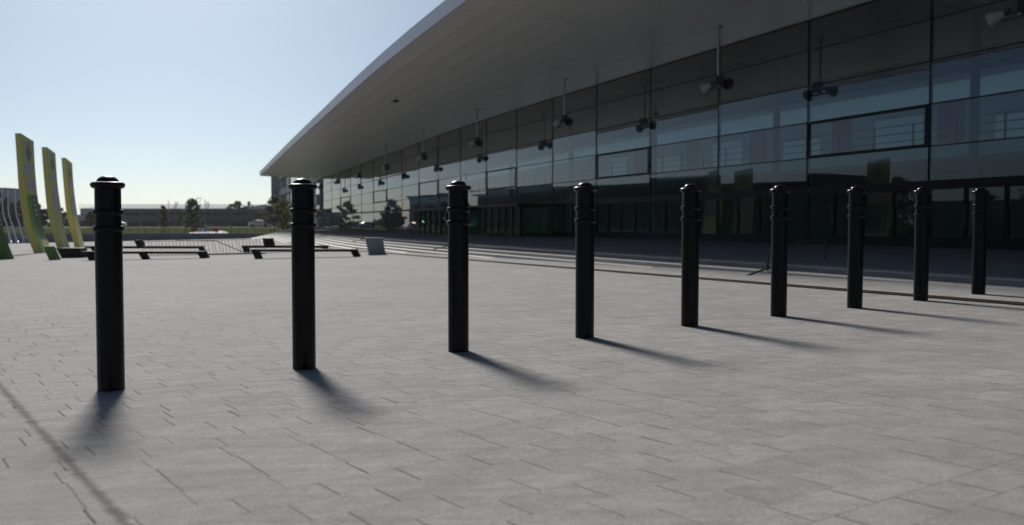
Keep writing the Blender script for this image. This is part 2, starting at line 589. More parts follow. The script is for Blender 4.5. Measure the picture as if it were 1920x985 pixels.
# terrace in front of the hall and the steps down to the plaza
mb = MB()
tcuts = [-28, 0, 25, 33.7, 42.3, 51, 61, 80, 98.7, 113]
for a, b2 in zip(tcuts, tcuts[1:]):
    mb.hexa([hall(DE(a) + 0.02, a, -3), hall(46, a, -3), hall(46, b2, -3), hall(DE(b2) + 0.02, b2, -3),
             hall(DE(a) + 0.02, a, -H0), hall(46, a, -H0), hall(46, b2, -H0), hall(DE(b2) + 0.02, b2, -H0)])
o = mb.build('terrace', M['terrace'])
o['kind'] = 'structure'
mb = MB()
NST, TR, RI = 14, 0.33, 0.075
for i in range(NST):
    h = H0 + RI * (i + 1)
    seg = [-28, -20.7, -13.4, -6.1, 1.2, 8.5, 15.8, 23.1, 30.4, 37.7, 45, 52.3, 59.6, 66.9, 74.2, 81.5, 88.8, 96.1, 104]
    for ta, tb in zip(seg, seg[1:]):
        a, b2 = ta + 0.003, tb - 0.003
        x = 0.02 if i == 0 else 0
        mb.hexa([hall(DE(a) - TR * (i + 1), a, -h - 0.35), hall(DE(a) - TR * i + x, a, -h - 0.35), hall(DE(b2) - TR * i + x, b2, -h - 0.35), hall(DE(b2) - TR * (i + 1), b2, -h - 0.35),
                 hall(DE(a) - TR * (i + 1), a, -h), hall(DE(a) - TR * i + x, a, -h), hall(DE(b2) - TR * i + x, b2, -h), hall(DE(b2) - TR * (i + 1), b2, -h)])
o = mb.build('steps', M['step'], bevel=0.008)
tag(o, 'long low flight of pale stone steps below the shaded terrace', 'steps')

# rusty slot drain across the plaza along the foot of the steps
mb = MB()
ddr = 7.75
t = -14.0
while t < 46:
    a, b2 = t, t + 1.0
    w = 0.085
    for off, ww in ((-w, 0.022), (w, 0.022)):
        pts = [hall(ddr + off - ww, a), hall(ddr + off + ww, a), hall(ddr + off + ww, b2 - 0.006), hall(ddr + off - ww, b2 - 0.006)]
        mb.hexa([Vector((p.x, p.y, plaza_z(p.x, p.y) + 0.003)) for p in pts] + [Vector((p.x, p.y, plaza_z(p.x, p.y) + 0.012)) for p in pts])
    for k in range(10):
        s = a + 0.05 + k * 0.1
        pts = [hall(ddr - w + 0.022, s - 0.03), hall(ddr + w - 0.022, s - 0.03), hall(ddr + w - 0.022, s + 0.03), hall(ddr - w + 0.022, s + 0.03)]
        mb.hexa([Vector((p.x, p.y, plaza_z(p.x, p.y) + 0.002)) for p in pts] + [Vector((p.x, p.y, plaza_z(p.x, p.y) + 0.009)) for p in pts])
    t = b2
o = mb.build('drain_channel', M['rust'])
tag(o, 'long rusty brown drain grating set in the paving beside the steps', 'drain')

# ------------------------------------------------------------------ bollards
SC = 1.15 / 1.153


def bollard(loc, label):
    e = empty('bollard', loc, label, 'bollard', 'row of black bollards on the plaza')
    L0 = Vector(loc)
    r = 0.0695

    def part(name, prof):
        mb = MB()
        mb.lathe([(a, z) for a, z in prof], 56, Matrix.Translation(L0))
        return mb.build(name, M['powder'], e, smooth=True)
    part('post', [(r, -0.08), (r, 0.857), (r - 0.003, 0.8575), (r - 0.003, 1.094)])
    for z in (0.855, 0.943):
        part('collar', [(r - 0.001, z - 0.004), (r + 0.002, z - 0.003), (r + 0.0075, z), (r + 0.0095, z + 0.003), (r + 0.0095, z + 0.024), (r + 0.0075, z + 0.0275),
                        (r + 0.002, z + 0.029), (r - 0.001, z + 0.030)])
    cap = [(r - 0.002, 1.084), (r + 0.008, 1.086), (r + 0.0125, 1.089)]
    for k in range(9):
        a = -math.pi / 2 * 0.7 + (math.pi * 0.85) * k / 8
        cap.append((r + 0.004 + 0.0145 * math.cos(a), 1.103 + 0.015 * math.sin(a)))
    cap += [(r - 0.006, 1.1195), (0.056, 1.121)]
    for k in range(1, 9):
        a = math.pi / 2 * k / 8
        cap.append((max(0.0006, 0.0555 * math.cos(a)), 1.121 + 0.033 * math.sin(a)))
    part('cap', cap)
    return e


base_px = [(205, 731.5), (569, 690.5), (859, 659), (1096, 632.5), (1294, 610.5), (1460, 592.5), (1603, 577), (1727, 564), (1834.5, 552)]
pts = [on_plaza(*p) for p in base_px]
n = len(pts)
mi = (n - 1) / 2
mean = sum(pts, Vector()) / n
slope = sum(((p - mean) * (i - mi) for i, p in enumerate(pts)), Vector()) / sum((i - mi) ** 2 for i in range(n))
BL = ['nearest and tallest black bollard at the left end of the row, beside the yellow banners',
      'second black bollard from the left, under the tip of the canopy',
      'third black bollard from the left, between the two glass entrance vestibules',
      'fourth black bollard from the left, right of the glass entrance vestibules',
      'fifth black bollard from the left, in the middle of the row before the glass front',
      'sixth black bollard from the left, hiding part of the bent stair handrail',
      'seventh black bollard from the left, just right of the handrail leg on the terrace',
      'second bollard from the right end of the row, standing just before the rusty drain',
      'smallest black bollard at the right end of the row, standing beyond the rusty drain']
first = None
for i in range(n):
    p = mean + slope * (i - mi)
    p = Vector((p.x, p.y, plaza_z(p.x, p.y)))
    if first is None:
        first = bollard(p, BL[i])
    else:
        c = copy_tree(first)
        c.location = p
        c['label'] = BL[i]

# ------------------------------------------------------------------ the exhibition hall
hallE = empty('exhibition_hall', hall(21.3, 40, -H0), 'long exhibition hall with reflecting glass front under a vast flat canopy', 'building')


def pw(tab, t):
    if t <= tab[0][0]:
        (a, fa), (b_, fb) = tab[0], tab[1]
        return fa + (fb - fa) * (t - a) / (b_ - a)
    for (a, fa), (b_, fb) in zip(tab, tab[1:]):
        if t <= b_:
            return fa + (fb - fa) * (t - a) / (b_ - a)
    return tab[-1][1]


def sm(tab, t, w=9.0):
    return sum(pw(tab, t + w * k / 4.0) for k in range(-4, 5)) / 9.0


def FD(t):
    return 21.3


E_TAB = [(0, 9.2), (29.6, 9.62), (38.6, 9.92), (51.6, 10.6), (78.7, 11.86), (118, 13.9), (140, 15.0)]
H_TAB = [(0, 7.5), (45, 7.5), (118, 6.4), (140, 6.07)]
S_TAB = [(0, 1.0), (60, 1.0), (114, 0.83), (140, 0.77)]


def ED(t):
    return sm(E_TAB, t)


def RT(t):
    return sm(H_TAB, t)


def SC_(t):
    return sm(S_TAB, t)


def SI(t):
    return 6.95 * SC_(t)


def SOU(t):
    return RT(t) - 0.46


T_END = 20.55 + 5.28 * 18
T_BEG = -27.0
# canopy
ts = [T_BEG, -10, 5, 15] + [20 + 5 * k for k in range(19)] + [T_END + 1.5]
mb = MB()
uvs = []
for ta, tb in zip(ts, ts[1:]):
    nn = len(mb.v)
    mb.v += [tuple(hall(ED(ta), ta, SOU(ta))), tuple(hall(FD(ta), ta, SI(ta))), tuple(hall(FD(tb), tb, SI(tb))), tuple(hall(ED(tb), tb, SOU(tb)))]
    mb.f.append((nn, nn + 1, nn + 2, nn + 3))
    uvs += [(0, ta), (1, ta), (1, tb), (0, tb)]
me = bpy.data.meshes.new('soffit')
o0 = parent_loc(hallE)
me.from_pydata([tuple(Vector(q) - o0) for q in mb.v], [], mb.f)
ul = me.uv_layers.new(name='UVMap')
for p in me.polygons:
    for li in p.loop_indices:
        ul.data[li].uv = uvs[me.loops[li].vertex_index]
me.materials.append(M['soffit'])
so = bpy.data.objects.new('soffit', me)
COL.objects.link(so)
canopy_mb = MB()
for ta, tb in zip(ts, ts[1:]):
    # body of the canopy just above the soffit skin
    canopy_mb.hexa([hall(ED(ta) + 0.06, ta, SOU(ta) + 0.09), hall(FD(ta) + 0.1, ta, SI(ta) + 0.09), hall(FD(tb) + 0.1, tb, SI(tb) + 0.09), hall(ED(tb) + 0.06, tb, SOU(tb) + 0.09),
                    hall(ED(ta) + 0.06, ta, RT(ta) - 0.02), hall(FD(ta) + 0.1, ta, RT(ta) - 0.02), hall(FD(tb) + 0.1, tb, RT(tb) - 0.02), hall(ED(tb) + 0.06, tb, RT(tb) - 0.02)])
canopy = sub(canopy_mb.build('canopy', M['roof'], hallE), hallE)
so.parent = canopy
fm = MB()
for ta, tb in zip(ts, ts[1:]):
    fm.hexa([hall(ED(ta), ta, SOU(ta) - 0.03), hall(ED(ta) + 0.057, ta, SOU(ta) - 0.03), hall(ED(tb) + 0.057, tb, SOU(tb) - 0.03), hall(ED(tb), tb, SOU(tb) - 0.03),
             hall(ED(ta) - 0.05, ta, RT(ta)), hall(ED(ta) + 0.057, ta, RT(ta)), hall(ED(tb) + 0.057, tb, RT(tb)), hall(ED(tb) - 0.05, tb, RT(tb))])
te = T_END + 1.5
fm.hexa([hall(ED(te), te + 0.003, SOU(te) - 0.03), hall(FD(te), te + 0.003, SI(te) - 0.03), hall(FD(te), te + 0.06, SI(te) - 0.03), hall(ED(te), te + 0.06, SOU(te) - 0.03),
         hall(ED(te), te + 0.003, RT(te)), hall(FD(te), te + 0.003, RT(te)), hall(FD(te), te + 0.06, RT(te)), hall(ED(te), te + 0.06, RT(te))])
fm.build('fascia', M['fascia'], canopy)

# curtain wall
BAY = 5.28
TK = [20.55 + BAY * k for k in range(-6, 19)]
ROWS = [-0.60, 1.20, 2.26, 3.47, 4.71, 5.91, 6.93]
small_pane = MB()
big_count = 0
rnd = random.Random(3)


def us(u, t):
    return u * SC_(t) if u > 1.3 else u


def pane_box(mb, ta, tb, ua, ub, inset=0.03):
    a, b2 = ta + inset, tb - inset
    tl = rnd.uniform(-0.006, 0.006)
    tw = rnd.uniform(-0.007, 0.007)
    mb.hexa([hall(FD(a) - 0.012 + tl - tw, a, us(ua, a) + 0.02), hall(FD(a) + 0.012 + tl - tw, a, us(ua, a) + 0.02),
             hall(FD(b2) + 0.012 + tl + tw, b2, us(ua, b2) + 0.02), hall(FD(b2) - 0.012 + tl + tw, b2, us(ua, b2) + 0.02),
             hall(FD(a) - 0.012 - tl - tw, a, us(ub, a) - 0.02), hall(FD(a) + 0.012 - tl - tw, a, us(ub, a) - 0.02),
             hall(FD(b2) + 0.012 - tl + tw, b2, us(ub, b2) - 0.02), hall(FD(b2) - 0.012 - tl + tw, b2, us(ub, b2) - 0.02)])


order = sorted(range(len(TK) - 1), key=lambda i: abs(TK[i] - 22))
visible_bays = [i for i in range(len(TK) - 1) if TK[i + 1] > 15]
chosen = visible_bays[:17]
for i in range(len(TK) - 1):
    ta, tb = TK[i], TK[i + 1]
    for j in range(1, 6):
        if i in chosen and big_count < 80:
            mb = MB()
            pane_box(mb, ta, tb, ROWS[j], ROWS[j + 1])
            mb.build('glass_pane', M['glass'], hallE)
            big_count += 1
        else:
            pane_box(small_pane, ta, tb, ROWS[j], ROWS[j + 1])
small_pane.build('glass_pane', M['glass'], hallE, kind='stuff')
# mullions and transoms: each its own bar
for t in TK:
    mb = MB()
    mb.hbox(FD(t) - 0.03, FD(t) + 0.09, t - 0.022, t + 0.022, ROWS[0], us(ROWS[-1], t))
    mb.build('mullion', M['frame'], hallE)
for j, u in enumerate(ROWS):
    mb = MB()
    w = {0: 0.08, 1: 0.07, 6: 0.03}.get(j, 0.017)
    for ta, tb in zip(TK, TK[1:]):
        mb.hexa([hall(FD(ta) - 0.025, ta + 0.023, us(u, ta + 0.023) - w), hall(FD(ta) + 0.05, ta + 0.023, us(u, ta + 0.023) - w), hall(FD(tb) + 0.05, tb - 0.023, us(u, tb - 0.023) - w), hall(FD(tb) - 0.025, tb - 0.023, us(u, tb - 0.023) - w),
                 hall(FD(ta) - 0.025, ta + 0.023, us(u, ta + 0.023) + w), hall(FD(ta) + 0.05, ta + 0.023, us(u, ta + 0.023) + w), hall(FD(tb) + 0.05, tb - 0.023, us(u, tb - 0.023) + w), hall(FD(tb) - 0.025, tb - 0.023, us(u, tb - 0.023) + w)])
    mb.build('transom', M['frame'], hallE)
# opening vents: thick frames in every third bay of the third row
k0 = 6
for k in range(0, 18, 3):
    i = k0 + k
    if i + 1 >= len(TK):
        break
    ta, tb = TK[i] + 0.03, TK[i + 1] - 0.03
    fa, fb = FD(ta), FD(tb)
    ua, ub = us(ROWS[2], ta), us(ROWS[3], ta)
    mb = MB()
    th = 0.075
    for (t0, t1, u0, u1) in ((ta, tb, ua, ua + th), (ta, tb, ub - th, ub), (ta, ta + th, ua + th, ub - th), (tb - th, tb, ua + th, ub - th)):
        mb.hexa([hall(FD(t0) - 0.085, t0, u0), hall(FD(t0) - 0.045, t0, u0), hall(FD(t1) - 0.045, t1, u0), hall(FD(t1) - 0.085, t1, u0),
                 hall(FD(t0) - 0.085, t0, u1), hall(FD(t0) - 0.045, t0, u1), hall(FD(t1) - 0.045, t1, u1), hall(FD(t1) - 0.085, t1, u1)])
    mb.build('vent_frame', M['frame'], hallE)
# ground floor: glazed doors in the near bays, plain panes farther off
gm = MB()
for i in range(len(TK) - 1):
    ta, tb = TK[i] + 0.03, TK[i + 1] - 0.03
    if 4 <= i <= 10:
        w = (tb - ta) / 4
        for q in range(4):
            a, b2 = ta + q * w + 0.012, ta + (q + 1) * w - 0.012
            mb = MB()
            fr = 0.055
            F0 = FD(a)
            for (t0, t1, u0, u1) in ((a, b2, -0.52, -0.36), (a, b2, 1.0, 1.13), (a, a + fr, -0.36, 1.0), (b2 - fr, b2, -0.36, 1.0)):
                mb.hbox(F0 - 0.035, F0 + 0.035, t0, t1, u0, u1)
            dr = sub(mb.build('door', M['frame'], hallE), hallE)
            mb = MB()
            mb.hbox(F0 - 0.01, F0 + 0.01, a + fr, b2 - fr, -0.36, 1.0)
            mb.build('door_glass', M['dglass'], dr)
            mb = MB()
            s = b2 - fr / 2 if q % 2 == 0 else a + fr / 2
            mb.tube([hall(F0 - 0.09, s, -0.05), hall(F0 - 0.09, s, 0.55)], 0.016, 6)
            mb.build('handle', M['railsteel'], dr)
    else:
        gm = MB()
        pane_box(gm, ta, tb, ROWS[0], ROWS[1])
        gm.build('glass_pane', M['glass'], hallE)
# interior: floor, rear wall, bulkhead, gallery with rail, columns, roof with open skylights, the front one added to let light in
T0, T1 = TK[0], TK[-1]
mb = MB()
mb.hbox(21.35, 45.9, T0, T1, -H0 + 0.004, -H0 + 0.02)
mb.build('hall_floor', M['pale'], hallE)


def long_box(mb, d0, d1, u0, u1, t0=None, t1=None):
    t0 = T0 if t0 is None else t0
    t1 = T1 if t1 is None else t1
    cuts = [t0] + [c for c in (55, 70, 90) if t0 < c < t1] + [t1]
    for a, b2 in zip(cuts, cuts[1:]):
        mb.hexa([hall(d0, a, u0 * SC_(a)), hall(d1, a, u0 * SC_(a)), hall(d1, b2, u0 * SC_(b2)), hall(d0, b2, u0 * SC_(b2)),
                 hall(d0, a, u1 * SC_(a)), hall(d1, a, u1 * SC_(a)), hall(d1, b2, u1 * SC_(b2)), hall(d0, b2, u1 * SC_(b2))])


mb = MB()
mb.hbox(38, 38.4, T0, T1, -H0 + 0.02, 0.0)
long_box(mb, 38, 38.4, 0.0, 7.44)
mb.hbox(21.5, 38, T0 - 0.3, T0 - 0.05, -H0 + 0.02, 7.44)
mb.hbox(21.55, 38, T1 + 0.05, T1 + 0.4, -H0, 7.44 * SC_(T1))
mb.build('rear_wall', M['inner'], hallE)
mb = MB()
mb.hbox(36, 36.25, T0, T1, -H0 + 0.02, 0.0)
long_box(mb, 36, 36.25, 0.0, 7.05)
mb.build('partition_wall', M['inner_dark'], hallE)
mb = MB()
long_box(mb, 35.85, 35.95, 5.92, 6.76)
mb.build('bulkhead', M['inner'], hallE)
mb = MB()
long_box(mb, 35.62, 35.8, 6.78, 7.04)
mb.build('roof_beam', M['inner_dark'], hallE)
mb = MB()
long_box(mb, 27.0, 35.98, 2.42, 2.84)
mb.build('gallery', M['inner'], hallE)
mb = MB()
for uu in (3.15, 3.45, 3.75):
    long_box(mb, 27.05, 27.09, uu, uu + 0.04, T0, 80)
for k in range(45):
    tt = T0 + 2 * k
    mb.hbox(27.03, 27.11, tt, tt + 0.05, 2.85 * SC_(tt), 3.8 * SC_(tt))
mb.build('gallery_railing', M['rail'], hallE)
for k in range(9):
    mb = MB()
    tt = T0 + 3 + k * BAY * 2
    mb.tube([hall(26.4, tt, -H0), hall(26.4, tt, 6.9 * SC_(tt))], 0.16, 14)
    mb.build('column', M['inner_dark'], hallE, smooth=True)
for k in range(8):
    mb = MB()
    tt = 10.5 + k * 7.4
    mb.hbox(35.92, 35.98, tt, tt + 1.5, 3.9, 5.9)
    mb.build('wall_panel', M['magenta'], hallE)
    mb = MB()
    mb.hbox(35.92, 35.98, tt + 2.4, tt + 5.6, 3.7, 4.9 + 0.5 * (k % 2))
    mb.build('wall_panel', M['panel'], hallE)
roof = MB()
for (a, b2) in ((21.45, 24.3), (25.5, 31.0), (35.6, 38.4)):
    long_box(roof, a, b2, 7.06, 7.42)
t = T0
while t < T1 - 1:
    sc = SC_(t)
    roof.hbox(24.3, 25.5, t, t + 0.16, 7.06 * sc, 7.42 * sc - 0.01)
    roof.hbox(31.0, 35.6, t, t + 0.12, 7.06 * sc, 7.42 * sc - 0.01)
    t += 1.32
roof.build('roof', M['roof_dark'], hallE)

# two revolving-door vestibules standing out of the front
def vestibule(tc, wid):
    mb = MB()
    t0, t1 = tc - wid / 2, tc + wid / 2
    d0, d1 = 18.6, 21.2
    mb.hbox(d0 - 0.15, d1, t0 - 0.15, t1 + 0.15, 0.95, 1.12)
    v = sub(mb.build('vestibule', M['frame'], hallE), hallE)
    nn = 5
    for k in range(nn + 1):
        tt = t0 + (t1 - t0) * k / nn
        mb = MB()
        mb.hbox(d0, d0 + 0.16, tt - 0.09, tt + 0.09, -H0 + 0.004, 0.948)
        mb.build('post', M['frame'], v)
    for tt in (t0, t1):
        mb = MB()
        mb.hbox(d0 + 0.2, d1 - 0.05, tt - 0.015, tt + 0.015, -H0 + 0.1, 0.94)
        mb.build('side_glass', M['dglass'], v)
    for k in range(nn):
        a = t0 + (t1 - t0) * k / nn + 0.1
        b2 = t0 + (t1 - t0) * (k + 1) / nn - 0.1
        mb = MB()
        mb.hbox(d0 + 0.06, d0 + 0.085, a, b2, -H0 + 0.1, 0.94)
        mb.build('front_glass', M['dglass'], v)
    for q in (0.28, 0.72):
        tt = t0 + (t1 - t0) * q
        mb = MB()
        for an in (20, 65, 110, 155):
            dx, dt = math.cos(R(an)), math.sin(R(an))
            mb.bar(hall(19.9 - dx * 0.95, tt - dt * 0.95, 0.15), hall(19.9 + dx * 0.95, tt + dt * 0.95, 0.15), 0.03, 1.4)
        mb.build('revolving_leaf', M['dglass'], v)


vestibule(61.0, 6.2)
vestibule(48.0, 5.4)

# ------------------------------------------------------------------ hanging floodlights under the canopy
def soffit_up(d, t):
    k = (d - ED(t)) / (FD(t) - ED(t))
    return SOU(t) + (SI(t) - SOU(t)) * k


def flood(t, label):
    d = 19.06 + (FD(t) - 21.3)
    top = soffit_up(d, t)
    low = 4.86 * SC_(t)
    p0 = hall(d, t, low)
    e = empty('hanging_floodlight', p0, label, 'floodlight', 'floodlights hung from the canopy')
    ax = Vector((-sP, cP, 0))
    mb = MB()
    mb.tube([p0, hall(d, t, top + 0.01)], 0.045, 12)
    mb.build('stem', M['steel'], e, smooth=True)
    mb = MB()
    mb.lathe([(0.14, top - 0.05), (0.14, top + 0.015)], 16, Matrix.Translation(Vector((p0.x, p0.y, ZC))))
    mb.build('ceiling_rose', M['steel'], e, smooth=True)
    mb = MB()
    mb.bar(p0 - ax * 0.52 - Vector((0, 0, 0.03)), p0 + ax * 0.52 - Vector((0, 0, 0.03)), 0.07, 0.06)
    mb.box(-0.16, 0.16, -0.14, 0.14, 0.03, 0.36, Matrix.Translation(p0 + Vector((0.05, 0.05, 0.02))))
    mb.build('bracket', M['lampdark'], e)
    for s in (-1, 1):
        # cone reflector looking outwards and a little down; lies along the bracket
        dirv = (ax * s * 0.93 + Vector((0, 0, -0.36)) + Vector((-cP, -sP, 0)) * 0.25).normalized()
        q = dirv.to_track_quat('Z', 'Y').to_matrix().to_4x4()
        mm = Matrix.Translation(p0 + ax * s * 0.40 + Vector((0, 0, 0.12))) @ q
        mb = MB()
        mb.lathe([(0.06, 0.0), (0.08, 0.04), (0.10, 0.07), (0.20, 0.34), (0.21, 0.36), (0.20, 0.365), (0.08, 0.10), (0.04, 0.08)], 22, mm)
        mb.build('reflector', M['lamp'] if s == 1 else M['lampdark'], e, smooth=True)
        mb = MB()
        mb.lathe([(0.06, -0.13), (0.07, -0.11), (0.07, 0.0), (0.06, 0.01)], 14, mm)
        mb.build('lamp_housing', M['lampdark'], e, smooth=True)
    return e


FT = [15.8, 27.9, 40.7, 53.1, 64.5, 75.3, 85.6, 95.5, 105.0, 113.5]
FLAB = ['nearest twin floodlight, cut by the top right corner of the picture',
        'second nearest hanging twin floodlight, large, above the sixth bollard',
        'third nearest hanging twin floodlight, above the fourth bollard',
        'fourth nearest hanging twin floodlight, just right of the third bollard',
        'fifth nearest twin floodlight, above and left of the third bollard',
        'sixth nearest twin floodlight on a short looking stem under the canopy',
        'fourth farthest twin floodlight under the canopy',
        'third farthest twin floodlight under the canopy',
        'second farthest, tiny twin floodlight under the canopy end',
        'farthest and smallest twin floodlight at the far end of the canopy']
for t, lab in zip(FT, FLAB):
    flood(t, lab)

# little surveillance camera under the soffit
p = None
dd = ray(742, 181)
best = None
for k in range(1, 4000):
    q = CAM + dd * (k * 0.02)
    dq = q.x * cP + q.y * sP
    tq = -q.x * sP + q.y * cP
    if q.z - ZC > soffit_up(dq, tq):
        best = (q, dq, tq)
        break
q = best[0]
e = empty('surveillance_camera', q, 'small dark surveillance camera hanging alone under the outer part of the canopy', 'camera')
mb = MB()
mb.tube([q + Vector((0, 0, 0.03)), q - Vector((0, 0, 0.2))], 0.05, 10)
mb.build('mount', M['steel'], e, smooth=True)
mb = MB()
mb.lathe([(0.02, -0.36), (0.09, -0.34), (0.13, -0.28), (0.14, -0.22), (0.10, -0.19), (0.05, -0.185)], 18, Matrix.Translation(q))
mb.bar(q + Vector((-0.24, 0, -0.25)), q + Vector((0.2, 0, -0.25)), 0.06)
mb.build('dome', M['lampdark'], e, smooth=True)

# ------------------------------------------------------------------ handrails across the steps
def handrail(dt, label):
    P = lambda d, t, h: hall(d + DE(t + dt) - 9.6, t + dt, -h)
    e = empty('handrail', P(9.3, 12.2, 0.74), label, 'handrail', 'handrails on the terrace steps')
    mb = MB()
    mb.tube([P(8.75, 12.0, 0.80), P(9.28, 12.18, 0.70), P(9.3, 12.2, 0.68), P(9.3, 12.2, 0.50), P(9.34, 12.22, 0.476), P(11.1, 13.6, 0.31), P(11.2, 13.65, 0.30), P(12.06, 14.1, 0.29)], 0.016, 8)
    mb.build('rail', M['railsteel'], e, smooth=True)
    for (d, t, h0, h1) in ((9.3, 12.2, 0.50, 0.90), (12.06, 14.1, 0.29, 0.667)):
        mb = MB()
        mb.tube([P(d, t, h0), P(d, t, h1)], 0.022, 8)
        mb.lathe([(0.055, 0.0), (0.055, 0.012)], 14, Matrix.Translation(P(d, t, 0.665)))
        mb.build('post', M['rail'], e, smooth=True)
    return e


handrail(0, 'nearest bent metal handrail, rising behind the sixth bollard')
handrail(16.6, 'second nearest metal handrail, just right of the third bollard')
handrail(31.5, 'third nearest metal handrail, behind the leaning grey stone slab')
handrail(49, 'farthest metal handrail on the steps, near the end of the terrace')

# ------------------------------------------------------------------ benches, slab, balustrade
def bench(x0, x1, ytop, ybase, legs, label, plate=None, depth=0.42, solid=None):
    pb = on_plaza((x0 + x1) / 2, ybase)
    Y = pb.y
    px = Y / FPX
    e = empty('low_bench', (pb.x, pb.y, plaza_z(pb.x, pb.y)), label, 'bench', 'low dark benches on the plaza')
    a, b2 = at(x0, ytop, Y), at(x1, ytop, Y)
    th = 4.8 * px
    mb = MB()
    npl = 4
    for k in range(npl):
        y0 = Y + depth * k / npl + 0.004
        y1 = Y + depth * (k + 1) / npl - 0.004
        mb.box(a.x, b2.x, y0, y1, a.z - th, a.z)
    mb.build('seat', M['wood'], e, bevel=0.006)
    for (lx, w, lean) in legs:
        mb = MB()
        top = at(lx, ytop, Y)
        g = plaza_z(top.x, Y) - 0.01
        wpx, lpx = w * px, lean * px
        ht = a.z - th
        mb.hexa([Vector((top.x + lpx, Y + 0.02, g)), Vector((top.x + lpx + wpx, Y + 0.02, g)), Vector((top.x + lpx + wpx, Y + depth - 0.02, g)), Vector((top.x + lpx, Y + depth - 0.02, g)),
                 Vector((top.x, Y + 0.02, ht)), Vector((top.x + wpx, Y + 0.02, ht)), Vector((top.x + wpx, Y + depth - 0.02, ht)), Vector((top.x, Y + depth - 0.02, ht))])
        mb.build('leg', M['wood'], e)
    if plate:
        (pa, pb_, ya, w, lean) = plate
        t0 = at(pa, ya, Y)
        zb = a.z + 0.002
        mb = MB()
        mb.hexa([Vector((t0.x + lean * px, Y + 0.03, zb)), Vector((t0.x + (lean + w) * px, Y + 0.03, zb)), Vector((t0.x + (lean + w) * px, Y + depth - 0.03, zb)), Vector((t0.x + lean * px, Y + depth - 0.03, zb)),
                 Vector((t0.x, Y + 0.03, t0.z)), Vector((t0.x + w * px, Y + 0.03, t0.z)), Vector((t0.x + w * px, Y + depth - 0.03, t0.z)), Vector((t0.x, Y + depth - 0.03, t0.z))])
        mb.build('armrest', M['wood'], e, bevel=0.006)
    return e


bench(150, 381, 471.5, 487, [(160, 14, 6), (259, 8, 7), (370, 12, 5)], 'front dark low bench behind the first bollard, the longest bench')
bench(158, 377, 461.5, 475, [(170, 8, 3), (372, 6, 3)], 'rear dark low bench behind the first bollard, with upright armrest plate', plate=(250, 262, 450, 11, 5))
bench(470, 667, 467.5, 484, [(472, 9, 6), (657, 11, 6)], 'front dark low bench behind the second bollard, nearest the grey slab')
bench(453, 612, 460.5, 473.5, [(454, 8, 3), (604, 8, 3)], 'rear dark low bench behind the second bollard, with upright armrest plate', plate=(491, 508, 447, 17, 3))

pb = on_plaza(128, 484)
e = empty('block_seat', pb, 'solid dark block seat left of the first bollard, below the banners', 'seat')
px = pb.y / FPX
mb = MB()
a, b2 = at(106, 467, pb.y), at(149, 467, pb.y)
mb.hexa([Vector((a.x + 9 * px, pb.y, pb.z - 0.02)), Vector((b2.x + 2 * px, pb.y, pb.z - 0.02)), Vector((b2.x + 2 * px, pb.y + 0.6, pb.z - 0.02)), Vector((a.x + 9 * px, pb.y + 0.6, pb.z - 0.02)),
         Vector((a.x, pb.y, a.z)), Vector((b2.x, pb.y, a.z)), Vector((b2.x, pb.y + 0.6, a.z)), Vector((a.x, pb.y + 0.6, a.z))])
mb.build('base', M['wood'], e, bevel=0.01)
mb = MB()
for k in range(4):
    mb.box(a.x - 0.01, b2.x + 0.1, pb.y + 0.16 * k, pb.y + 0.16 * k + 0.148, a.z + 0.002, a.z + 0.03)
mb.build('seat', M['wood'], e)

pb = on_plaza(705, 478)
px = pb.y / FPX
mb = MB()
tl, tr = at(684, 446, pb.y), at(718, 446, pb.y)
bl, br = at(692, 478, pb.y), at(721, 478, pb.y)
dz = 0.34
mb.hexa([bl - Vector((0, 0, .02)), br - Vector((0, 0, .02)), br + Vector((0, dz, -.02)), bl + Vector((0, dz, -.02)), tl, tr, tr + Vector((-0.06, dz, 0)), tl + Vector((-0.06, dz, 0))])
e = empty('stone_slab', pb, 'leaning light grey stone slab standing on the plaza before the steps', 'slab')
mb.build('slab', M['stone'], e, bevel=0.012)
mb = MB()
z1 = bl.z + 0.16
mb.box(bl.x - 0.05, br.x + 0.02, pb.y - 0.012, pb.y + dz + 0.03, bl.z - 0.02, bl.z + 0.03)
mb.build('plinth', M['stone'], e)

# balustrade round a stair well
Yb = 34.0
e = empty('balustrade', on_plaza(430, 478.5), 'dark metal balustrade of thin leaning bars behind the benches', 'railing')
g = lambda x: plaza_z(x, Yb)
xa, xb = at(262, 470, Yb).x, at(497, 470, Yb).x
pxb = Yb / FPX
mb = MB()
mb.bar((xa, Yb, g(xa) + 27.5 * pxb), (xb, Yb, g(xb) + 27.5 * pxb), 0.016, 0.014)
mb.build('top_rail', M['rail'], e)
mb = MB()
xm = at(380, 470, Yb).x
mb.bar((xm, Yb, g(xm) + 0.03), (xb, Yb, g(xb) + 0.03), 0.12, 0.05)
mb.bar((xa, Yb, g(xa) + 0.03), (xm - 0.01, Yb, g(xm) + 0.03), 0.05, 0.02)
mb.build('bottom_rail', M['rail'], e)
nb = 36
for k in range(nb):
    x = xa + (xb - xa) * (k + 0.5) / nb + random.uniform(-0.02, 0.02)
    mb = MB()
    mb.bar((x + 4.5 * pxb, Yb, g(x) + 0.04), (x, Yb, g(x) + 27.5 * pxb), 0.012, 0.012)
    mb.build('bar', M['rail'], e)
mb = MB()
p1, p2 = at(405, 452, Yb + 0.4), at(456, 473, Yb + 0.4)
mb.tube([at(330, 451.5, Yb + .4), p1, p2], 0.015, 6)
mb.build('stair_rail', M['rail'], e)

# ------------------------------------------------------------------ banners
def interp(curve, y):
    if y <= curve[0][1]:
        return curve[0][0]
    for (x0, y0), (x1, y1) in zip(curve, curve[1:]):
        if y <= y1:
            return x0 + (x1 - x0) * (y - y0) / (y1 - y0)
    return curve[-1][0]


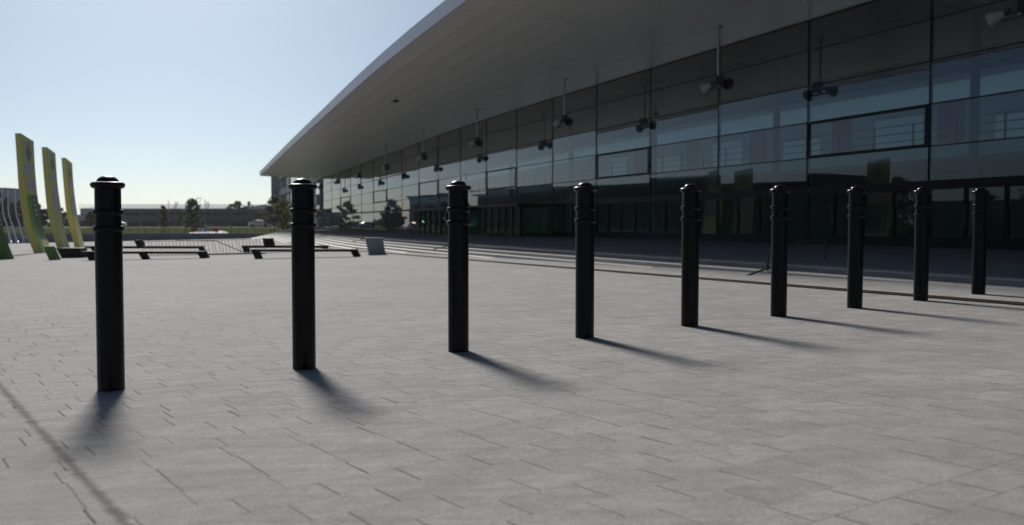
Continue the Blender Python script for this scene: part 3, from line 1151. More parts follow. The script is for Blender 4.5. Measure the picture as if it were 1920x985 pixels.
def smooth_curve(c, n=4):
    """Catmull-Rom through the read-off points"""
    out = []
    for i in range(len(c) - 1):
        p0 = c[max(i - 1, 0)]
        p1, p2 = c[i], c[i + 1]
        p3 = c[min(i + 2, len(c) - 1)]
        for k in range(n):
            s = k / n
            q = []
            for a in (0, 1):
                q.append(0.5 * (2 * p1[a] + (p2[a] - p0[a]) * s + (2 * p0[a] - 5 * p1[a] + 4 * p2[a] - p3[a]) * s * s + (3 * p1[a] - p0[a] - 3 * p2[a] + p3[a]) * s ** 3))
            out.append(tuple(q))
    out.append(c[-1])
    return out


def banner(Lc, Mc, Rc, ytop, ybase, label, Y, deep=1.6, topdrop=0.24, front=True, greenfrom=None):
    Lc, Mc, Rc = smooth_curve(Lc), smooth_curve(Mc), smooth_curve(Rc)
    n = 26
    e = empty('banner_pylon', at(interp(Mc, ybase), ybase, Y), label, 'banner', 'tall curved banner pylons on the plaza')
    ring = []
    for k in range(n + 1):
        y = ytop + (ybase - ytop) * k / n
        z = at(960, y, Y).z
        drop = topdrop * (1 - k / n) ** 1.0 if k == 0 else 0
        Lp = Vector((at(interp(Lc, y), y, Y).x, Y, z))
        Mp = Vector((at(interp(Mc, y), y, Y).x, Y, z))
        yr = interp(Rc, y)
        Rp = Vector(((yr - 960) / FPX * (Y + deep), Y + deep, z - drop))
        ring.append((Lp, Mp, Rp, Lp + Rp - Mp))
    mb = MB()
    for k in range(n + 1):
        mb.v += [tuple(q) for q in ring[k]]
    for k in range(n):
        for j in range(4):
            a = k * 4 + j
            b2 = k * 4 + (j + 1) % 4
            mb.f.append((a, b2, b2 + 4, a + 4))
    mb.f.append((0, 1, 2, 3))
    mb.f.append((n * 4 + 3, n * 4 + 2, n * 4 + 1, n * 4))
    mb.build('pylon', M['yellow'], e)

    def fp(a, s, off=0.008):
        """point on the printed face: a across 0..1, s down 0..1"""
        k = min(n - 1e-6, max(0, s * n))
        i = int(k)
        f = k - i
        Mp = ring[i][1].lerp(ring[i + 1][1], f)
        Rp = ring[i][2].lerp(ring[i + 1][2], f)
        nrm = (Rp - Mp).cross(Vector((0, 0, 1))).normalized()
        return Mp.lerp(Rp, a) + nrm * off

    def patch(name, mat, outline, off=0.008, rows=14):
        """a printed field: outline(s) -> list of (a0,a1)"""
        mb = MB()
        s0, s1, fn = outline
        prev = None
        for i in range(rows + 1):
            s = s0 + (s1 - s0) * i / rows
            cur = fn((i) / rows)
            if prev is not None:
                a0, a1, sp = prev
                b0, b1 = cur
                if a1 - a0 > 1e-3 or b1 - b0 > 1e-3:
                    p = [fp(a0, sp, off), fp(a1, sp, off), fp(b1, s, off), fp(b0, s, off)]
                    q = [fp(a0, sp, off - 0.006), fp(a1, sp, off - 0.006), fp(b1, s, off - 0.006), fp(b0, s, off - 0.006)]
                    mb.hexa(q + p)
            prev = (cur[0], cur[1], s)
        return mb.build(name, mat, e)
    patch('printed_face', M['yellowface'], (0.03 if topdrop else 0.0, 0.995, lambda f: (0.02, 0.98)), 0.009, 30)
    # leaf-shaped emblem and the small marks above it
    drop = lambda f: (0.5 - 0.26 * math.sin(math.pi * min(1, f * 1.0)) ** 0.8 * (1.1 - 0.5 * f), 0.52 + 0.24 * math.sin(math.pi * f) ** 0.8 * (1.1 - 0.5 * f))
    patch('emblem', M['ink'], (0.10, 0.235, drop), 0.016)
    for k in range(3):
        patch('mark', M['ink'], (0.065 + k * 0.014, 0.071 + k * 0.014, lambda f, k=k: (0.28 + 0.03 * k, 0.66 - 0.04 * k)), 0.016, 2)
    # two pale arcs
    patch('arc_mark', M['grey'], (0.255, 0.335, lambda f: (0.04, 0.96 - 0.55 * f * f if f > 0.35 else 0.96)), 0.016)
    gy = (0.37, 0.47) if greenfrom else (0.37, 0.62)
    patch('arc_mark', M['grey'], (*gy, lambda f: (0.62 - 0.5 * min(1, f * 1.6) ** 0.7, 0.96)), 0.016)
    if greenfrom:
        patch('green_stripe', M['green'], (greenfrom, 0.99, lambda f: (0.02, 0.36)), 0.016, 20)
        patch('green_field', M['dgreen'], (greenfrom, 0.88, lambda f: (0.37, 0.98)), 0.016, 20)
        for k in range(4):
            s = greenfrom + 0.03 + k * 0.042
            patch('letter_mark', M['grey'], (s, s + 0.02, lambda f, k=k: (0.52 + 0.03 * (k % 2), 0.72 + 0.02 * (k % 3))), 0.024, 2)
    return e


B1L = [(28, 250), (32, 310), (36, 365), (44, 415), (52, 445), (64, 476)]
B1M = [(39, 250), (43, 310), (49, 365), (57, 415), (67, 445), (81, 476)]
B1R = [(67, 250), (69, 320), (74, 385), (82, 430), (91, 457), (102, 476)]
YB1 = on_plaza(78, 475).y
banner(B1L, B1M, B1R, 250, 476, 'nearest tall yellow banner pylon with a green printed lower half', YB1, greenfrom=0.51)
B2L = [(78, 276), (82, 330), (88, 390), (95, 425), (107, 466)]
B2M = [(88, 276), (92, 330), (99, 390), (107, 425), (119, 466)]
B2R = [(107, 276), (110, 340), (116, 395), (121, 430), (131, 466)]
YB2 = on_plaza(118, 466).y
banner(B2L, B2M, B2R, 276, 466, 'middle tall yellow banner pylon with grey arcs, second from the left', YB2, deep=1.9)
B3L = [(115, 296), (119, 345), (124, 395), (130, 425), (140, 464)]
B3M = [(123, 296), (127, 345), (133, 395), (140, 425), (150, 464)]
B3R = [(138, 296), (140, 345), (145, 395), (150, 425), (158, 464)]
banner(B3L, B3M, B3R, 296, 464, 'shortest and farthest yellow banner pylon, just left of the first bollard', on_plaza(148, 464).y, deep=1.9)


def fin(pl, pr, Y, label):
    """a plain green curved fin read off as a left and a right edge"""
    pl, pr = smooth_curve(pl), smooth_curve(pr)
    y0, y1 = pl[0][1], pl[-1][1]
    e = empty('green_fin', at((pl[-1][0] + pr[-1][0]) / 2, y1, Y), label, 'banner', 'green fins at the banner feet')
    mb = MB()
    n = 14
    for k in range(n + 1):
        y = y0 + (y1 - y0) * k / n
        a, b2 = at(interp(pl, y), y, Y), at(interp(pr, y), y, Y)
        mb.v += [tuple(a), tuple(b2), (b2.x, Y + 0.3, b2.z), (a.x, Y + 0.3, a.z)]
    for k in range(n):
        for j in range(4):
            a = k * 4 + j
            b2 = k * 4 + (j + 1) % 4
            mb.f.append((a, b2, b2 + 4, a + 4))
    mb.f.append((0, 1, 2, 3))
    mb.f.append((n * 4 + 3, n * 4 + 2, n * 4 + 1, n * 4))
    mb.build('fin', M['fin'], e)


fin([(82, 462), (85, 472), (93, 490)], [(94, 462), (99, 472), (107, 490)], on_plaza(100, 488).y, 'short green fin standing before the foot of the nearest yellow banner')
fin([(-60, 400), (-40, 445), (-22, 488)], [(-14, 400), (2, 445), (19, 488)], on_plaza(0, 487).y, 'green fin cut by the left edge of the picture')

# ------------------------------------------------------------------ flagpoles and box at the plaza edge
FP_ = [([(4, 352), (5.7, 398), (13, 424), (20, 455)], 'leftmost whole slim white flagpole beside the nearest yellow banner'),
       ([(15.4, 352), (16, 398), (23.5, 424), (32.5, 455)], 'middle slim white flagpole beside the nearest yellow banner'),
       ([(29, 352), (29.6, 394), (37, 423), (45, 455)], 'slim white flagpole closest to the nearest yellow banner'),
       ([(-12, 352), (-10, 398), (-3, 424), (6.5, 455)], 'slim white flagpole cut by the left edge of the picture')]
for c, lab in FP_:
    Y = 104.0
    pts = [at(x, y, Y) for x, y in smooth_curve(c)]
    e = empty('flagpole', pts[-1], lab, 'flagpole', 'slim flagpoles at the left edge')
    mb = MB()
    mb.tube(pts, [0.045 + 0.05 * i / (len(pts) - 1) for i in range(len(pts))], 8)
    mb.build('pole', M['white'], e, smooth=True)
    mb = MB()
    mb.lathe([(0.16, -0.3), (0.16, 0.1), (0.1, 0.14)], 12, Matrix.Translation(pts[-1]))
    mb.build('foot', M['steel'], e, smooth=True)
mb = MB()
a = at(44, 455, 104.5)
mb.box(a.x, a.x + 0.75, 104.5, 105.1, a.z - 0.3, a.z + 0.72)
mb.box(a.x - 0.03, a.x + 0.78, 104.47, 105.13, a.z + 0.725, a.z + 0.77)
o = mb.build('cabinet', M['stone'], bevel=0.01)
tag(o, 'grey utility cabinet at the foot of the flagpoles', 'cabinet')

# ------------------------------------------------------------------ retaining wall and railing beyond the plaza
mb = MB()
wx0, wx1 = -160.0, at(506, 448, WALL_Y).x
nseg = 30
for k in range(nseg):
    xa_, xb_ = wx0 + (wx1 - wx0) * k / nseg, wx0 + (wx1 - wx0) * (k + 1) / nseg - 0.012
    mb.hexa([Vector((xa_, WALL_Y, plaza_z(xa_, WALL_Y) - 0.5)), Vector((xb_, WALL_Y, plaza_z(xb_, WALL_Y) - 0.5)), Vector((xb_, WALL_Y + 0.5, plaza_z(xb_, WALL_Y) - 0.5)), Vector((xa_, WALL_Y + 0.5, plaza_z(xa_, WALL_Y) - 0.5)),
             Vector((xa_, WALL_Y, ZC - 1.02)), Vector((xb_, WALL_Y, ZC - 1.02)), Vector((xb_, WALL_Y + 0.5, ZC - 1.02)), Vector((xa_, WALL_Y + 0.5, ZC - 1.02))])
o = mb.build('retaining_wall', M['concrete'])
tag(o, 'long low grey concrete retaining wall along the far edge of the plaza', 'wall')
e = empty('railing', (wx1 - 8, WALL_Y + 0.25, ZC - 1.02), 'thin railing of dark posts on top of the far retaining wall', 'railing')
ra, rb = at(228, 430, WALL_Y).x, wx1
for k in range(20):
    x = ra + (rb - ra) * k / 19
    mb = MB()
    mb.bar((x, WALL_Y + 0.25, ZC - 1.02), (x, WALL_Y + 0.25, ZC - 0.32), 0.045)
    mb.build('post', M['rail'], e)
for u in (-0.34, -0.6):
    mb = MB()
    mb.bar((ra, WALL_Y + 0.25, ZC + u), (rb, WALL_Y + 0.25, ZC + u), 0.016 if u > -0.5 else 0.01)
    mb.build('rail', M['rail'], e)

# red and white barrier
p0, p1 = at(357, 436, 121), at(409, 436, 121)
e = empty('barrier', p0.lerp(p1, 0.5), 'red and white road barrier on the pale path beyond the wall', 'barrier')
zb = lawn_z(121)
w = (p1.x - p0.x) / 4
for k, mt in enumerate(('red', 'white', 'carsilver', 'red')):
    mb = MB()
    mb.box(p0.x + k * w + 0.01, p0.x + (k + 1) * w - 0.01, 121, 121.1, zb + 0.12, zb + 0.58)
    mb.build('board', M[mt], e)
for x in (p0.x + 0.2, p0.x + 2 * w, p1.x - 0.2):
    mb = MB()
    mb.box(x - 0.05, x + 0.05, 121.1, 121.2, zb, zb + 0.5)
    mb.box(x - 0.1, x + 0.1, 120.9, 121.5, zb, zb + 0.08)
    mb.build('foot', M['rubber'], e)

# ------------------------------------------------------------------ trees
LM = {'green': leaf_mat('leaves_green', (0.030, 0.055, 0.014), (0.105, 0.125, 0.032)),
      'yellow': leaf_mat('leaves_yellow_green', (0.06, 0.10, 0.02), (0.19, 0.19, 0.045)),
      'purple': leaf_mat('leaves_wine_red', (0.030, 0.016, 0.018), (0.105, 0.045, 0.045)),
      'dark': leaf_mat('leaves_dark', (0.018, 0.030, 0.012), (0.06, 0.075, 0.025)),
      'autumn': leaf_mat('leaves_autumn', (0.05, 0.05, 0.016), (0.19, 0.10, 0.035))}


def tree(name, x, Y, zg, ht, wid, kind, label, cat='tree', group=None, shape='round', leaves=2200, leaf=0.16, trunk=0.22, seed=0):
    rn = random.Random(seed or int(x * 13 + Y * 7))
    e = empty(name, (x, Y, zg), label, cat, group)
    tz = ht * trunk
    mb = MB()
    r0 = max(0.05, ht * 0.017)
    bend = [Vector((x + rn.uniform(-0.04, 0.04) * ht * f, Y, zg - 0.1 + ht * 0.95 * f)) for f in (0, 0.2, 0.45, 0.7, 1)]
    mb.tube(bend, [r0 * 1.5, r0, r0 * 0.75, r0 * 0.45, r0 * 0.12], 8)
    tips = []
    nl = 11 if shape != 'column' else 14
    for k in range(nl):
        f = trunk + (0.93 - trunk) * (k + 0.5) / nl
        base = bend[0].lerp(bend[-1], f)
        if shape == 'cone':
            rad = wid / 2 * (1.05 - f) / (1.05 - trunk) * 1.05
        elif shape == 'column':
            rad = wid / 2
        else:
            s = (f - trunk) / (1 - trunk)
            rad = wid / 2 * math.sin(math.pi * min(1, 0.18 + s * 0.82)) ** 0.7
        an = k * 2.4 + rn.uniform(-0.4, 0.4)
        tip = base + Vector((math.cos(an) * rad, math.sin(an) * rad, ht * rn.uniform(0.04, 0.12)))
        mb.tube([base, base.lerp(tip, 0.5) + Vector((0, 0, ht * 0.02)), tip], [r0 * 0.4, r0 * 0.25, r0 * 0.08], 5)
        tips.append((base, tip, rad))
    tips.append((bend[-1], bend[-1] + Vector((0, 0, ht * 0.03)), wid * 0.12))
    mb.build('trunk', M['bark'], e, smooth=True)
    cr = MB()
    clumps = []
    for base, tip, rad in tips:
        for f in (0.35, 0.65, 1.0, 1.08):
            c = base.lerp(tip, f) + Vector((rn.gauss(0, 0.05), rn.gauss(0, 0.05), rn.gauss(0, 0.03))) * wid
            clumps.append((c, wid * rn.uniform(0.05, 0.12)))
    for k in range(leaves):
        c, rr = rn.choice(clumps)
        v = Vector((rn.gauss(0, 1), rn.gauss(0, 1), rn.gauss(0, 0.75)))
        p = c + v * rr * 0.62
        p.z = max(p.z, zg + tz * 0.6)
        nrm = Vector((rn.gauss(0, 1), rn.gauss(0, 1), rn.gauss(0, 1) + 0.5)).normalized()
        s1 = nrm.orthogonal().normalized()
        s1.rotate(Matrix.Rotation(rn.uniform(0, 6.28), 3, nrm))
        s2 = nrm.cross(s1)
        sz = leaf * rn.uniform(0.6, 1.3)
        cr.quad(p - s1 * sz * 0.5, p + s2 * sz * 0.32, p + s1 * sz * 0.5, p - s2 * sz * 0.32)
    cr.build('crown', LM[kind], e)
    return e


def ptree(px, ytop, wpx, Y, kind, label, **kw):
    p = at(px, ytop, Y)
    zg = lawn_z(Y)
    return tree(kw.pop('name', 'tree'), p.x, Y, zg, p.z - zg, wpx * Y / FPX, kind, label, **kw)


ptree(358, 375, 48, 130, 'green', 'bushy young green tree behind the red and white barrier', shape='cone', leaves=3600, leaf=0.24, trunk=0.10, name='young_tree')
ptree(307, 386, 21, 128, 'autumn', 'slim young tree with reddish tip before the low car park', shape='cone', leaves=2200, leaf=0.2, trunk=0.3, name='young_tree')
ptree(514, 369, 54, 142, 'purple', 'wine red leaved tree beside the office block', leaves=3600, leaf=0.26, trunk=0.12, name='red_leaved_tree')
ptree(530, 377, 38, 119, 'yellow', 'yellow green young tree left of the second bollard', leaves=3800, leaf=0.22, trunk=0.10, name='young_tree')
ptree(618, 372, 34, 139, 'purple', 'wine red tree just right of the second bollard', leaves=2600, leaf=0.26, trunk=0.15, name='red_leaved_tree')
ptree(443, 380, 36, 262, 'green', 'round green tree showing above the right end of the car park', leaves=3000, leaf=0.55, name='tree')
for k, (x, yt, w, Y, kd, lab) in enumerate([
        (-14, 372, 50, 172, 'autumn', 'brownish autumn tree at the left edge of the picture'),
        (14, 376, 40, 168, 'dark', 'dark tree behind the two left flagpoles'),
        (40, 378, 36, 174, 'dark', 'dark tree behind the flagpole nearest the banner'),
        (68, 384, 36, 178, 'dark', 'dark tree between the nearest and middle banners'),
        (92, 393, 30, 205, 'green', 'green tree just left of the middle banner'),
        (112, 391, 22, 210, 'green', 'slender green tree between the middle and farthest banners'),
        (170, 399, 22, 178, 'autumn', 'small brownish tree left of the first bollard')]):
    ptree(x, yt, w, Y, kd, lab, leaves=3000, leaf=0.5, trunk=0.08, group='trees beyond the lawn')
mb = MB()
hx0, hx1 = at(100, 412, 215).x, at(190, 412, 215).x
rn = random.Random(5)
for k in range(3200):
    p = Vector((rn.uniform(hx0, hx1), 215 + rn.uniform(0, 1.6), lawn_z(215) + rn.uniform(0, 1.7) * (0.8 + 0.2 * math.sin(k))))
    nrm = Vector((rn.gauss(0, 1), rn.gauss(0, 1) - 0.4, rn.gauss(0, 1) + 0.5)).normalized()
    s1 = nrm.orthogonal().normalized()
    s2 = nrm.cross(s1)
    sz = rn.uniform(0.2, 0.42)
    mb.quad(p - s1 * sz * 0.5, p + s2 * sz * 0.35, p + s1 * sz * 0.5, p - s2 * sz * 0.35)
o = mb.build('hedge', LM['dark'])
tag(o, 'long dark hedge beyond the road left of the first bollard', 'hedge')

# ------------------------------------------------------------------ cars
def car(px, Y, paint, label, facing=1, ground=None):
    p = at(px, 425, Y)
    zg = ground if ground is not None else lawn_z(Y) + 0.03
    e = empty('parked_car', (p.x, Y, zg), label, 'car', 'parked cars in the distance')
    m_ = Matrix.Translation(Vector((p.x, Y, zg))) @ Matrix.Diagonal((facing, 1, 1, 1))
    prof = [(-2.1, 0.35), (-2.15, 0.62), (-2.05, 0.82), (-1.2, 0.92), (-0.55, 1.36), (0.75, 1.40), (1.45, 0.98), (2.0, 0.9), (2.12, 0.6), (2.1, 0.33)]

    def loft(pr, y0, y1, name, mat, tuck=0.0):
        mb = MB()
        nn = len(pr)
        for yy, s in ((y0, 1 - tuck), (y1, 1 - tuck)):
            for (x, z) in pr:
                mb.v.append(tuple(m_ @ Vector((x, yy, z))))
        mb.f.append(tuple(range(nn)))
        mb.f.append(tuple(reversed(range(nn, 2 * nn))))
        for k in range(nn):
            a, b2 = k, (k + 1) % nn
            mb.f.append((a, b2, b2 + nn, a + nn))
        return mb.build(name, mat, e, bevel=0.05)
    loft(prof, -0.85, 0.85, 'body', paint)
    for y in (-0.875, 0.86):
        loft([(-1.0, 0.95), (-0.5, 1.29), (0.7, 1.33), (1.2, 0.98)], y, y + 0.015, 'side_window', M['winglass'])
    for x in (-1.35, 1.3):
        for y in (-0.87, 0.69):
            mb = MB()
            mm = m_ @ Matrix.Translation(Vector((x, y + 0.18, 0.33))) @ Matrix.Rotation(R(90), 4, 'X')
            mb.lathe([(0.33, 0.0), (0.33, 0.18)], 18, mm)
            mb.lathe([(0.18, 0.181), (0.18, 0.19)], 14, mm)
            mb.build('wheel', M['rubber'], e, smooth=True)
    return e


car(84, 186, M['carwhite'], 'white car parked between the nearest and middle banners')
car(46, 189, M['carsilver'], 'silver car parked beside the foot of the nearest banner')
car(20, 184, M['cardark'], 'dark car parked behind the flagpoles')
car(487, 187, M['carwhite'], 'white car parked before the wine red tree', -1)
car(216, 186, M['carsilver'], 'silver car parked just right of the first bollard')

# ------------------------------------------------------------------ far buildings
# low car park
Yc = 232.0
zg = lawn_z(Yc)
e = empty('car_park', (at(350, 420, Yc).x, Yc, zg), 'low dark two storey car park across the lawn', 'building')
cx0, cx1 = at(188, 420, Yc).x, at(640, 420, Yc).x
zz = lambda y: at(960, y, Yc).z
mb = MB()
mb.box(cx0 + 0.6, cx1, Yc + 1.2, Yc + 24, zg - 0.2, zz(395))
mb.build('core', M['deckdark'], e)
for ya, yb in ((404, 415.5), (392.5, 398.5)):
    mb = MB()
    L_ = (cx1 - cx0) / 12
    for k in range(12):
        mb.box(cx0 + k * L_ + 0.02, cx0 + (k + 1) * L_ - 0.02, Yc, Yc + 0.4, zz(yb), zz(ya))
    mb.build('parapet', M['deck'], e)
mb = MB()
mb.box(cx0, cx1, Yc + 0.41, Yc + 24.5, zz(393.6), zz(392.9))
mb.build('roof', M['roof'], e)
for k in range(14):
    x = cx0 + 0.8 + (cx1 - cx0 - 1.6) * k / 13
    mb = MB()
    mb.box(x - 0.22, x + 0.22, Yc + 0.5, Yc + 0.95, zg - 0.1, zz(398.6))
    mb.build('pillar', M['deck'], e)
# small concrete frame on its roof
p = at(468, 392, Yc + 3)
e2 = empty('roof_frame', p, 'small pale concrete chimney and frame above the right end of the car park', 'chimney')
s = Yc / FPX
mb = MB()
mb.box(p.x - 4 * s, p.x, Yc + 3, Yc + 3.8, p.z - 1.0, at(0, 377.5, Yc).z)
mb.build('chimney', M['pale'], e2)
mb = MB()
mb.box(p.x, p.x + 5.5 * s, Yc + 3.05, Yc + 3.6, at(0, 384, Yc).z, at(0, 383, Yc).z)
mb.box(p.x + 4.4 * s, p.x + 5.5 * s, Yc + 3.05, Yc + 3.6, p.z - 1.0, at(0, 384.02, Yc).z)
mb.build('frame', M['deck'], e2)

# white vaulted hall far behind
Yh = 340.0
zt = lambda y: at(0, y, Yh).z
e = empty('white_hall', (at(330, 400, Yh).x, Yh, lawn_z(Yh)), 'wide white roofed hall far behind the car park', 'building')
hx0, hx1 = at(150, 380, Yh).x, at(446, 380, Yh).x
mb = MB()
mb.box(hx0, hx1, Yh, Yh + 60, lawn_z(Yh) - 0.2, zt(392))
mb.build('wall', M['pale'], e)
mb = MB()
for k in range(24):
    xa_, xb_ = hx0 + (hx1 - hx0) * k / 24, hx0 + (hx1 - hx0) * (k + 1) / 24 - 0.05
    mb.hexa([Vector((xa_, Yh - 1, zt(391.9))), Vector((xb_, Yh - 1, zt(391.9))), Vector((xb_, Yh + 60, zt(391.9))), Vector((xa_, Yh + 60, zt(391.9))),
             Vector((xa_, Yh - 0.5, zt(390.5))), Vector((xb_, Yh - 0.5, zt(390.5))), Vector((xb_, Yh + 40, zt(378.6))), Vector((xa_, Yh + 40, zt(378.6)))])
mb.build('roof', M['roofwhite'], e)
for (xm, top) in ((330, 378.5), (392, 378.5)):
    mb = MB()
    a = at(xm, 392, Yh - 1.5)
    for q in (-0.35, 0.35):
        mb.bar(a + Vector((q - 0.5, 0, 0)), at(xm + (2 if xm < 360 else -3), top, Yh - 1.5) + Vector((q, 0, 0)), 0.25)
    mb.build('truss', M['steel'], e)
for y in (384.5, 388):
    mb = MB()
    mb.bar((hx0, Yh - 1.3, zt(y)), (hx1 - 3, Yh - 1.3, zt(y)), 0.12)
    mb.build('cable', M['deck'], e)
for k, (x, yt, lab) in enumerate([(375, 372, 'thin double armed street lamp above the white hall roof, left of its twin'), (384, 376, 'thin plain lamp mast just right of the bushy young tree'), (316, 378, 'thin short lamp mast over the white hall roof, left of the bushy young tree')]):
    a = at(x, yt, 200)
    e = empty('street_lamp', (a.x, 200, lawn_z(200)), lab, 'lamp', 'thin lamp masts in the distance')
    mb = MB()
    mb.tube([(a.x, 200, lawn_z(200)), a], [0.09, 0.05], 6)
    mb.build('mast', M['steel'], e)
    mb = MB()
    mb.box(a.x - (0.6 if k == 0 else 0.2), a.x + (0.6 if k == 0 else 0.2), 199.9, 200.1, a.z, a.z + 0.09)
    mb.build('lamp_head', M['steel'], e)

# office block beyond the end of the canopy
e = empty('office_block', at(560, 426, 190), 'grey office block with banded windows beyond the canopy tip', 'building')
zgo = lawn_z(190) - 0.2
A = at(527, 420, 228)
B = at(601, 420, 150)
Cc = at(609, 420, 152.5)
TOP = ZC + 12.3
nrmv = Vector((B.y - A.y, -(B.x - A.x), 0)).normalized()
if nrmv.x < 0:
    nrmv = -nrmv
inn = (nrmv * -1 if nrmv.y > 0 else nrmv)
back = Vector((0.75, 0.66, 0)).normalized()
mb = MB()
a0, b0 = Vector((A.x, A.y, 0)), Vector((B.x, B.y, 0))
fl = [-0.9, 1.0, 4.7, 8.4, 12.3]
c0 = b0 + back * 14
d0 = a0 + back * 14
mb.hexa([Vector((q.x, q.y, zgo)) for q in (a0, b0, c0, d0)] + [Vector((q.x, q.y, TOP)) for q in (a0, b0, c0, d0)])
mb.build('wall', M['brick'], e)
out = Vector((-back.x, -back.y, 0))
al = (b0 - a0).normalized()
wl = (b0 - a0).length
nout = Vector((al.y, -al.x, 0))
if nout.dot(back) > 0:
    nout = -nout
for j in range(4):
    z0, z1 = ZC + fl[j], ZC + fl[j + 1]
    mb = MB()
    q0, q1 = a0 + nout * 0.02, b0 + nout * 0.02
    mb.hexa([Vector((q.x, q.y, z1 - 1.5)) for q in (q0, q1, q1 + nout * 0.5, q0 + nout * 0.5)] + [Vector((q.x, q.y, z1 - 0.1)) for q in (q0, q1, q1 + nout * 0.5, q0 + nout * 0.5)])
    mb.build('floor_band', M['slab'], e)
    nw = 14
    for k in range(nw):
        s0, s1 = wl * (k + 0.08) / nw, wl * (k + 0.92) / nw
        q0, q1 = a0 + al * s0 + nout * 0.03, a0 + al * s1 + nout * 0.03
        mb = MB()
        mb.hexa([Vector((q.x, q.y, z0 + 0.25)) for q in (q0, q1, q1 + nout * 0.06, q0 + nout * 0.06)] + [Vector((q.x, q.y, z1 - 1.55)) for q in (q0, q1, q1 + nout * 0.06, q0 + nout * 0.06)])
        mb.build('window', M['blueglass'] if k % 4 else M['pale'], e)
# glazed bay at its left end
gx0, gx1 = at(509, 420, 229).x, at(528, 420, 229).x
mb = MB()
mb.box(gx0, gx1, 229, 240, zgo, TOP - 0.02)
mb.build('stair_tower', M['slab'], e)
for j in range(4):
    z0, z1 = ZC + fl[j], ZC + fl[j + 1]
    mb = MB()
    mb.box(gx0 + 0.15, gx1 - 0.15, 228.9, 228.97, z0 + 0.35, z1 - 0.8)
    mb.build('window', M['blueglass'], e)
    for q in (0.33, 0.66):
        mb = MB()
        x = gx0 + (gx1 - gx0) * q
        mb.box(x - 0.05, x + 0.05, 228.84, 228.89, z0 + 0.35, z1 - 0.8)
        mb.build('window_bar', M['slab'], e)
mb = MB()
mb.tube([(gx0 + 1.4, 232, TOP), (gx0 + 1.4, 232, TOP + 0.9)], 0.07, 6)
mb.build('roof_mast', M['steel'], e)

# kiosk by the far end of the terrace
p0, p1 = at(598, 432, 141), at(613, 432, 141)
zk = lawn_z(141)
e = empty('kiosk', (p0.lerp(p1, .5).x, 141, zk), 'small grey kiosk at the far end of the hall, right of the second bollard', 'kiosk')
mb = MB()
mb.box(p0.x, p1.x, 141, 142.4, zk - 0.3, at(0, 416, 141).z)
mb.build('body', M['stone'], e)
mb = MB()
mb.box(p0.x - 0.12, p1.x + 0.12, 140.9, 142.5, at(0, 416, 141).z + 0.003, at(0, 415, 141).z + 0.02)
mb.build('roof', M['pale'], e)
mb = MB()
mb.box(p0.x + 0.08, p0.x + 0.55, 140.97, 140.997, zk + 0.5, zk + 1.0)
mb.build('hatch', M['winglass'], e)

# apartment block at the far left
Ya = 201
e = empty('apartment_block', at(10, 420, Ya), 'pale blue grey apartment block behind the trees at the left edge', 'building')
xa_, xb_ = at(-80, 400, Ya).x, at(9, 400, Ya).x
za = lawn_z(Ya)
tz = at(0, 355, Ya).z
mb = MB()
mb.box(xa_, xb_, Ya, Ya + 9, za - 0.2, tz)
mb.build('wall', M['apartment'], e)
mb = MB()
mb.box(xa_ - 0.3, xb_ + 0.3, Ya - 0.3, Ya + 9.3, tz + 0.004, tz + 0.3)
mb.build('roof', M['deck'], e)
for r_ in range(3):
    for c_ in range(8):
        x = xa_ + 0.8 + c_ * (xb_ - xa_ - 1) / 8
        z = tz - 1.9 - r_ * 2.7
        mb = MB()
        mb.box(x, x + 1.2, Ya - 0.03, Ya - 0.004, z, z + 1.3)
        mb.build('window', M['blueglass'], e)
# low grey building behind the hedge
Yl = 300
e = empty('low_building', at(150, 420, Yl), 'low flat grey building behind the farthest banner', 'building')
xa_, xb_ = at(100, 400, Yl).x, at(196, 400, Yl).x
mb = MB()
mb.box(xa_, xb_, Yl, Yl + 10, lawn_z(Yl) - 0.2, at(0, 404, Yl).z)
mb.build('wall', M['apartment'], e)
mb = MB()
mb.box(xa_ - 0.3, xb_ + 0.3, Yl - 0.3, Yl + 10, at(0, 404, Yl).z + 0.004, at(0, 403, Yl).z)
mb.build('roof', M['deck'], e)

# what stands beyond the left edge and shows mirrored in the glass front
e = empty('long_office', (-118, 150, plaza_z(-118, 100)), 'long dark office block left of the plaza, seen mirrored in the glass front', 'building')
zb0 = plaza_z(-118, 100) - 1
mb = MB()
mb.box(-135, -112, 96, 186, zb0, ZC + 7.6)
mb.build('wall', M['brick'], e)
mb = MB()
mb.box(-136, -111, 95, 187, ZC + 7.61, ZC + 8.0)
mb.build('roof', M['deck'], e)
for j in range(3):
    for k in range(10):
        mb = MB()
        mb.box(-111.98, -111.9, 98 + k * 8.8, 105 + k * 8.8, ZC - 0.6 + j * 2.8, ZC + 1.1 + j * 2.8)
        mb.build('window', M['blueglass'], e)
e = empty('reflection_backdrop', (-150, 30, plaza_z(-150, 30)), 'added low dark block behind the tree row left of the plaza, darkening the door reflections', 'building')  # added block out of view; fills bright sky gaps in the door reflections
mb = MB()
mb.box(-170, -148, -55, 92, plaza_z(-160, 30) - 1, ZC + 4.2)
mb.build('wall', M['brick'], e)
mb = MB()
mb.box(-170.5, -147.5, -55.5, 92.5, ZC + 4.21, ZC + 4.6)
mb.build('roof', M['deck'], e)
for k in range(8):
    mb = MB()
    mb.box(-147.98, -147.9, -48 + k * 17, -38 + k * 17, ZC - 2.5, ZC + 1.5)
    mb.build('backdrop_panel', M['deckdark'], e)
rn = random.Random(11)
for k in range(15):
    y = 6 + k * 7.5 + rn.uniform(-2, 2)
    x = -104 + rn.uniform(-8, 6) + (9 if k > 11 else 0)
    tree('tree', x, y, plaza_z(x, y), rn.uniform(6.2, 9.2), rn.uniform(6, 8.5), ('dark', 'green', 'dark', 'autumn')[k % 4],
         'broad tree of the row left of the plaza, seen only mirrored in the glass front', group='trees left of the plaza', leaves=1100, leaf=0.6, trunk=0.15)

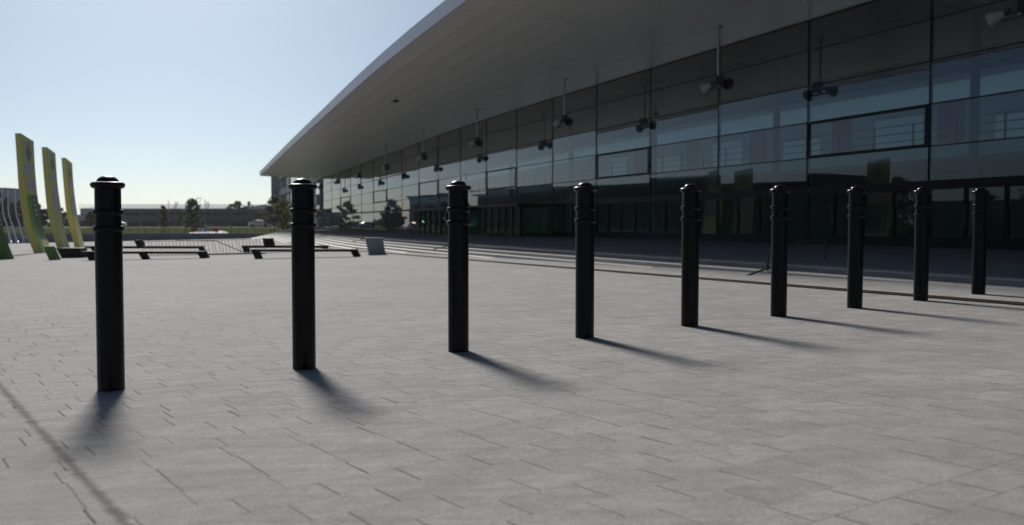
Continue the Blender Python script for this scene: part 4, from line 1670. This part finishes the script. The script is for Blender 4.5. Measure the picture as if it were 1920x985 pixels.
# ------------------------------------------------------------------ thin haze in the air
mb = MB()
mb.box(-4200, 4200, -4200, 4200, -9, 24)
hz = mb.build('haze', None, kind='stuff')
m = bpy.data.materials.new('thin_haze')
m.use_nodes = True
nt = m.node_tree
nt.nodes.remove(nt.nodes['Principled BSDF'])
pv = nt.nodes.new('ShaderNodeVolumePrincipled')
pv.inputs['Color'].default_value = (0.86, 0.9, 0.95, 1)
pv.inputs['Density'].default_value = 0.00012
pv.inputs['Anisotropy'].default_value = 0.5
nt.links.new(pv.outputs[0], nt.nodes['Material Output'].inputs['Volume'])
hz.data.materials.append(m)
C.cycles.volume_bounces = 0

# ------------------------------------------------------------------ sky, sun, camera
SUN_EL, SUN_HEAD = R(34), math.atan((300 - 960) / FPX)       # heading from +Y towards +X
w = bpy.data.worlds.new('World')
C.world = w
w.use_nodes = True
nt = w.node_tree
sky = nt.nodes.new('ShaderNodeTexSky')
sky.sky_type = 'NISHITA'
sky.sun_disc = False
sky.sun_elevation = SUN_EL
sky.sun_rotation = SUN_HEAD
sky.altitude = 1500
sky.air_density = 0.6
sky.dust_density = 4.5
sky.ozone_density = 3.5
bg = nt.nodes['Background']
bg.inputs[1].default_value = 0.061
nt.links.new(mix_c(nt, 1.0, sky.outputs[0], (0.89, 1.02, 1.025), 'MULTIPLY'), bg.inputs[0])
sun = bpy.data.lights.new('sun', 'SUN')
sun.energy = 4.3
sun.angle = R(9.0)
sun.color = (1.0, 0.95, 0.88)
so_ = bpy.data.objects.new('sun', sun)
COL.objects.link(so_)
sd = Vector((math.sin(SUN_HEAD) * math.cos(SUN_EL), math.cos(SUN_HEAD) * math.cos(SUN_EL), math.sin(SUN_EL)))
so_.rotation_euler = sd.to_track_quat('Z', 'Y').to_euler()
so_.location = sd * 60

cam = bpy.data.cameras.new('camera')
co = bpy.data.objects.new('camera', cam)
COL.objects.link(co)
co.location = CAM
co.rotation_euler = (R(90) - PITCH, 0, 0)
cam.sensor_width = 36
cam.lens = 36 * FPX / 1920
cam.clip_start = 0.05
cam.clip_end = 6000
cam.dof.use_dof = True
cam.dof.focus_distance = 6.6
cam.dof.aperture_fstop = 2.6
C.camera = co

C.render.engine = 'CYCLES'
C.cycles.use_denoising = True
C.cycles.max_bounces = 10
C.cycles.transparent_max_bounces = 12
C.cycles.glossy_bounces = 5
C.cycles.diffuse_bounces = 4
C.cycles.sample_clamp_indirect = 6
C.cycles.caustics_reflective = False
C.cycles.caustics_refractive = False
C.view_settings.view_transform = 'Standard'
C.view_settings.look = 'None'
C.view_settings.gamma = 1
C.view_settings.exposure = 0.0
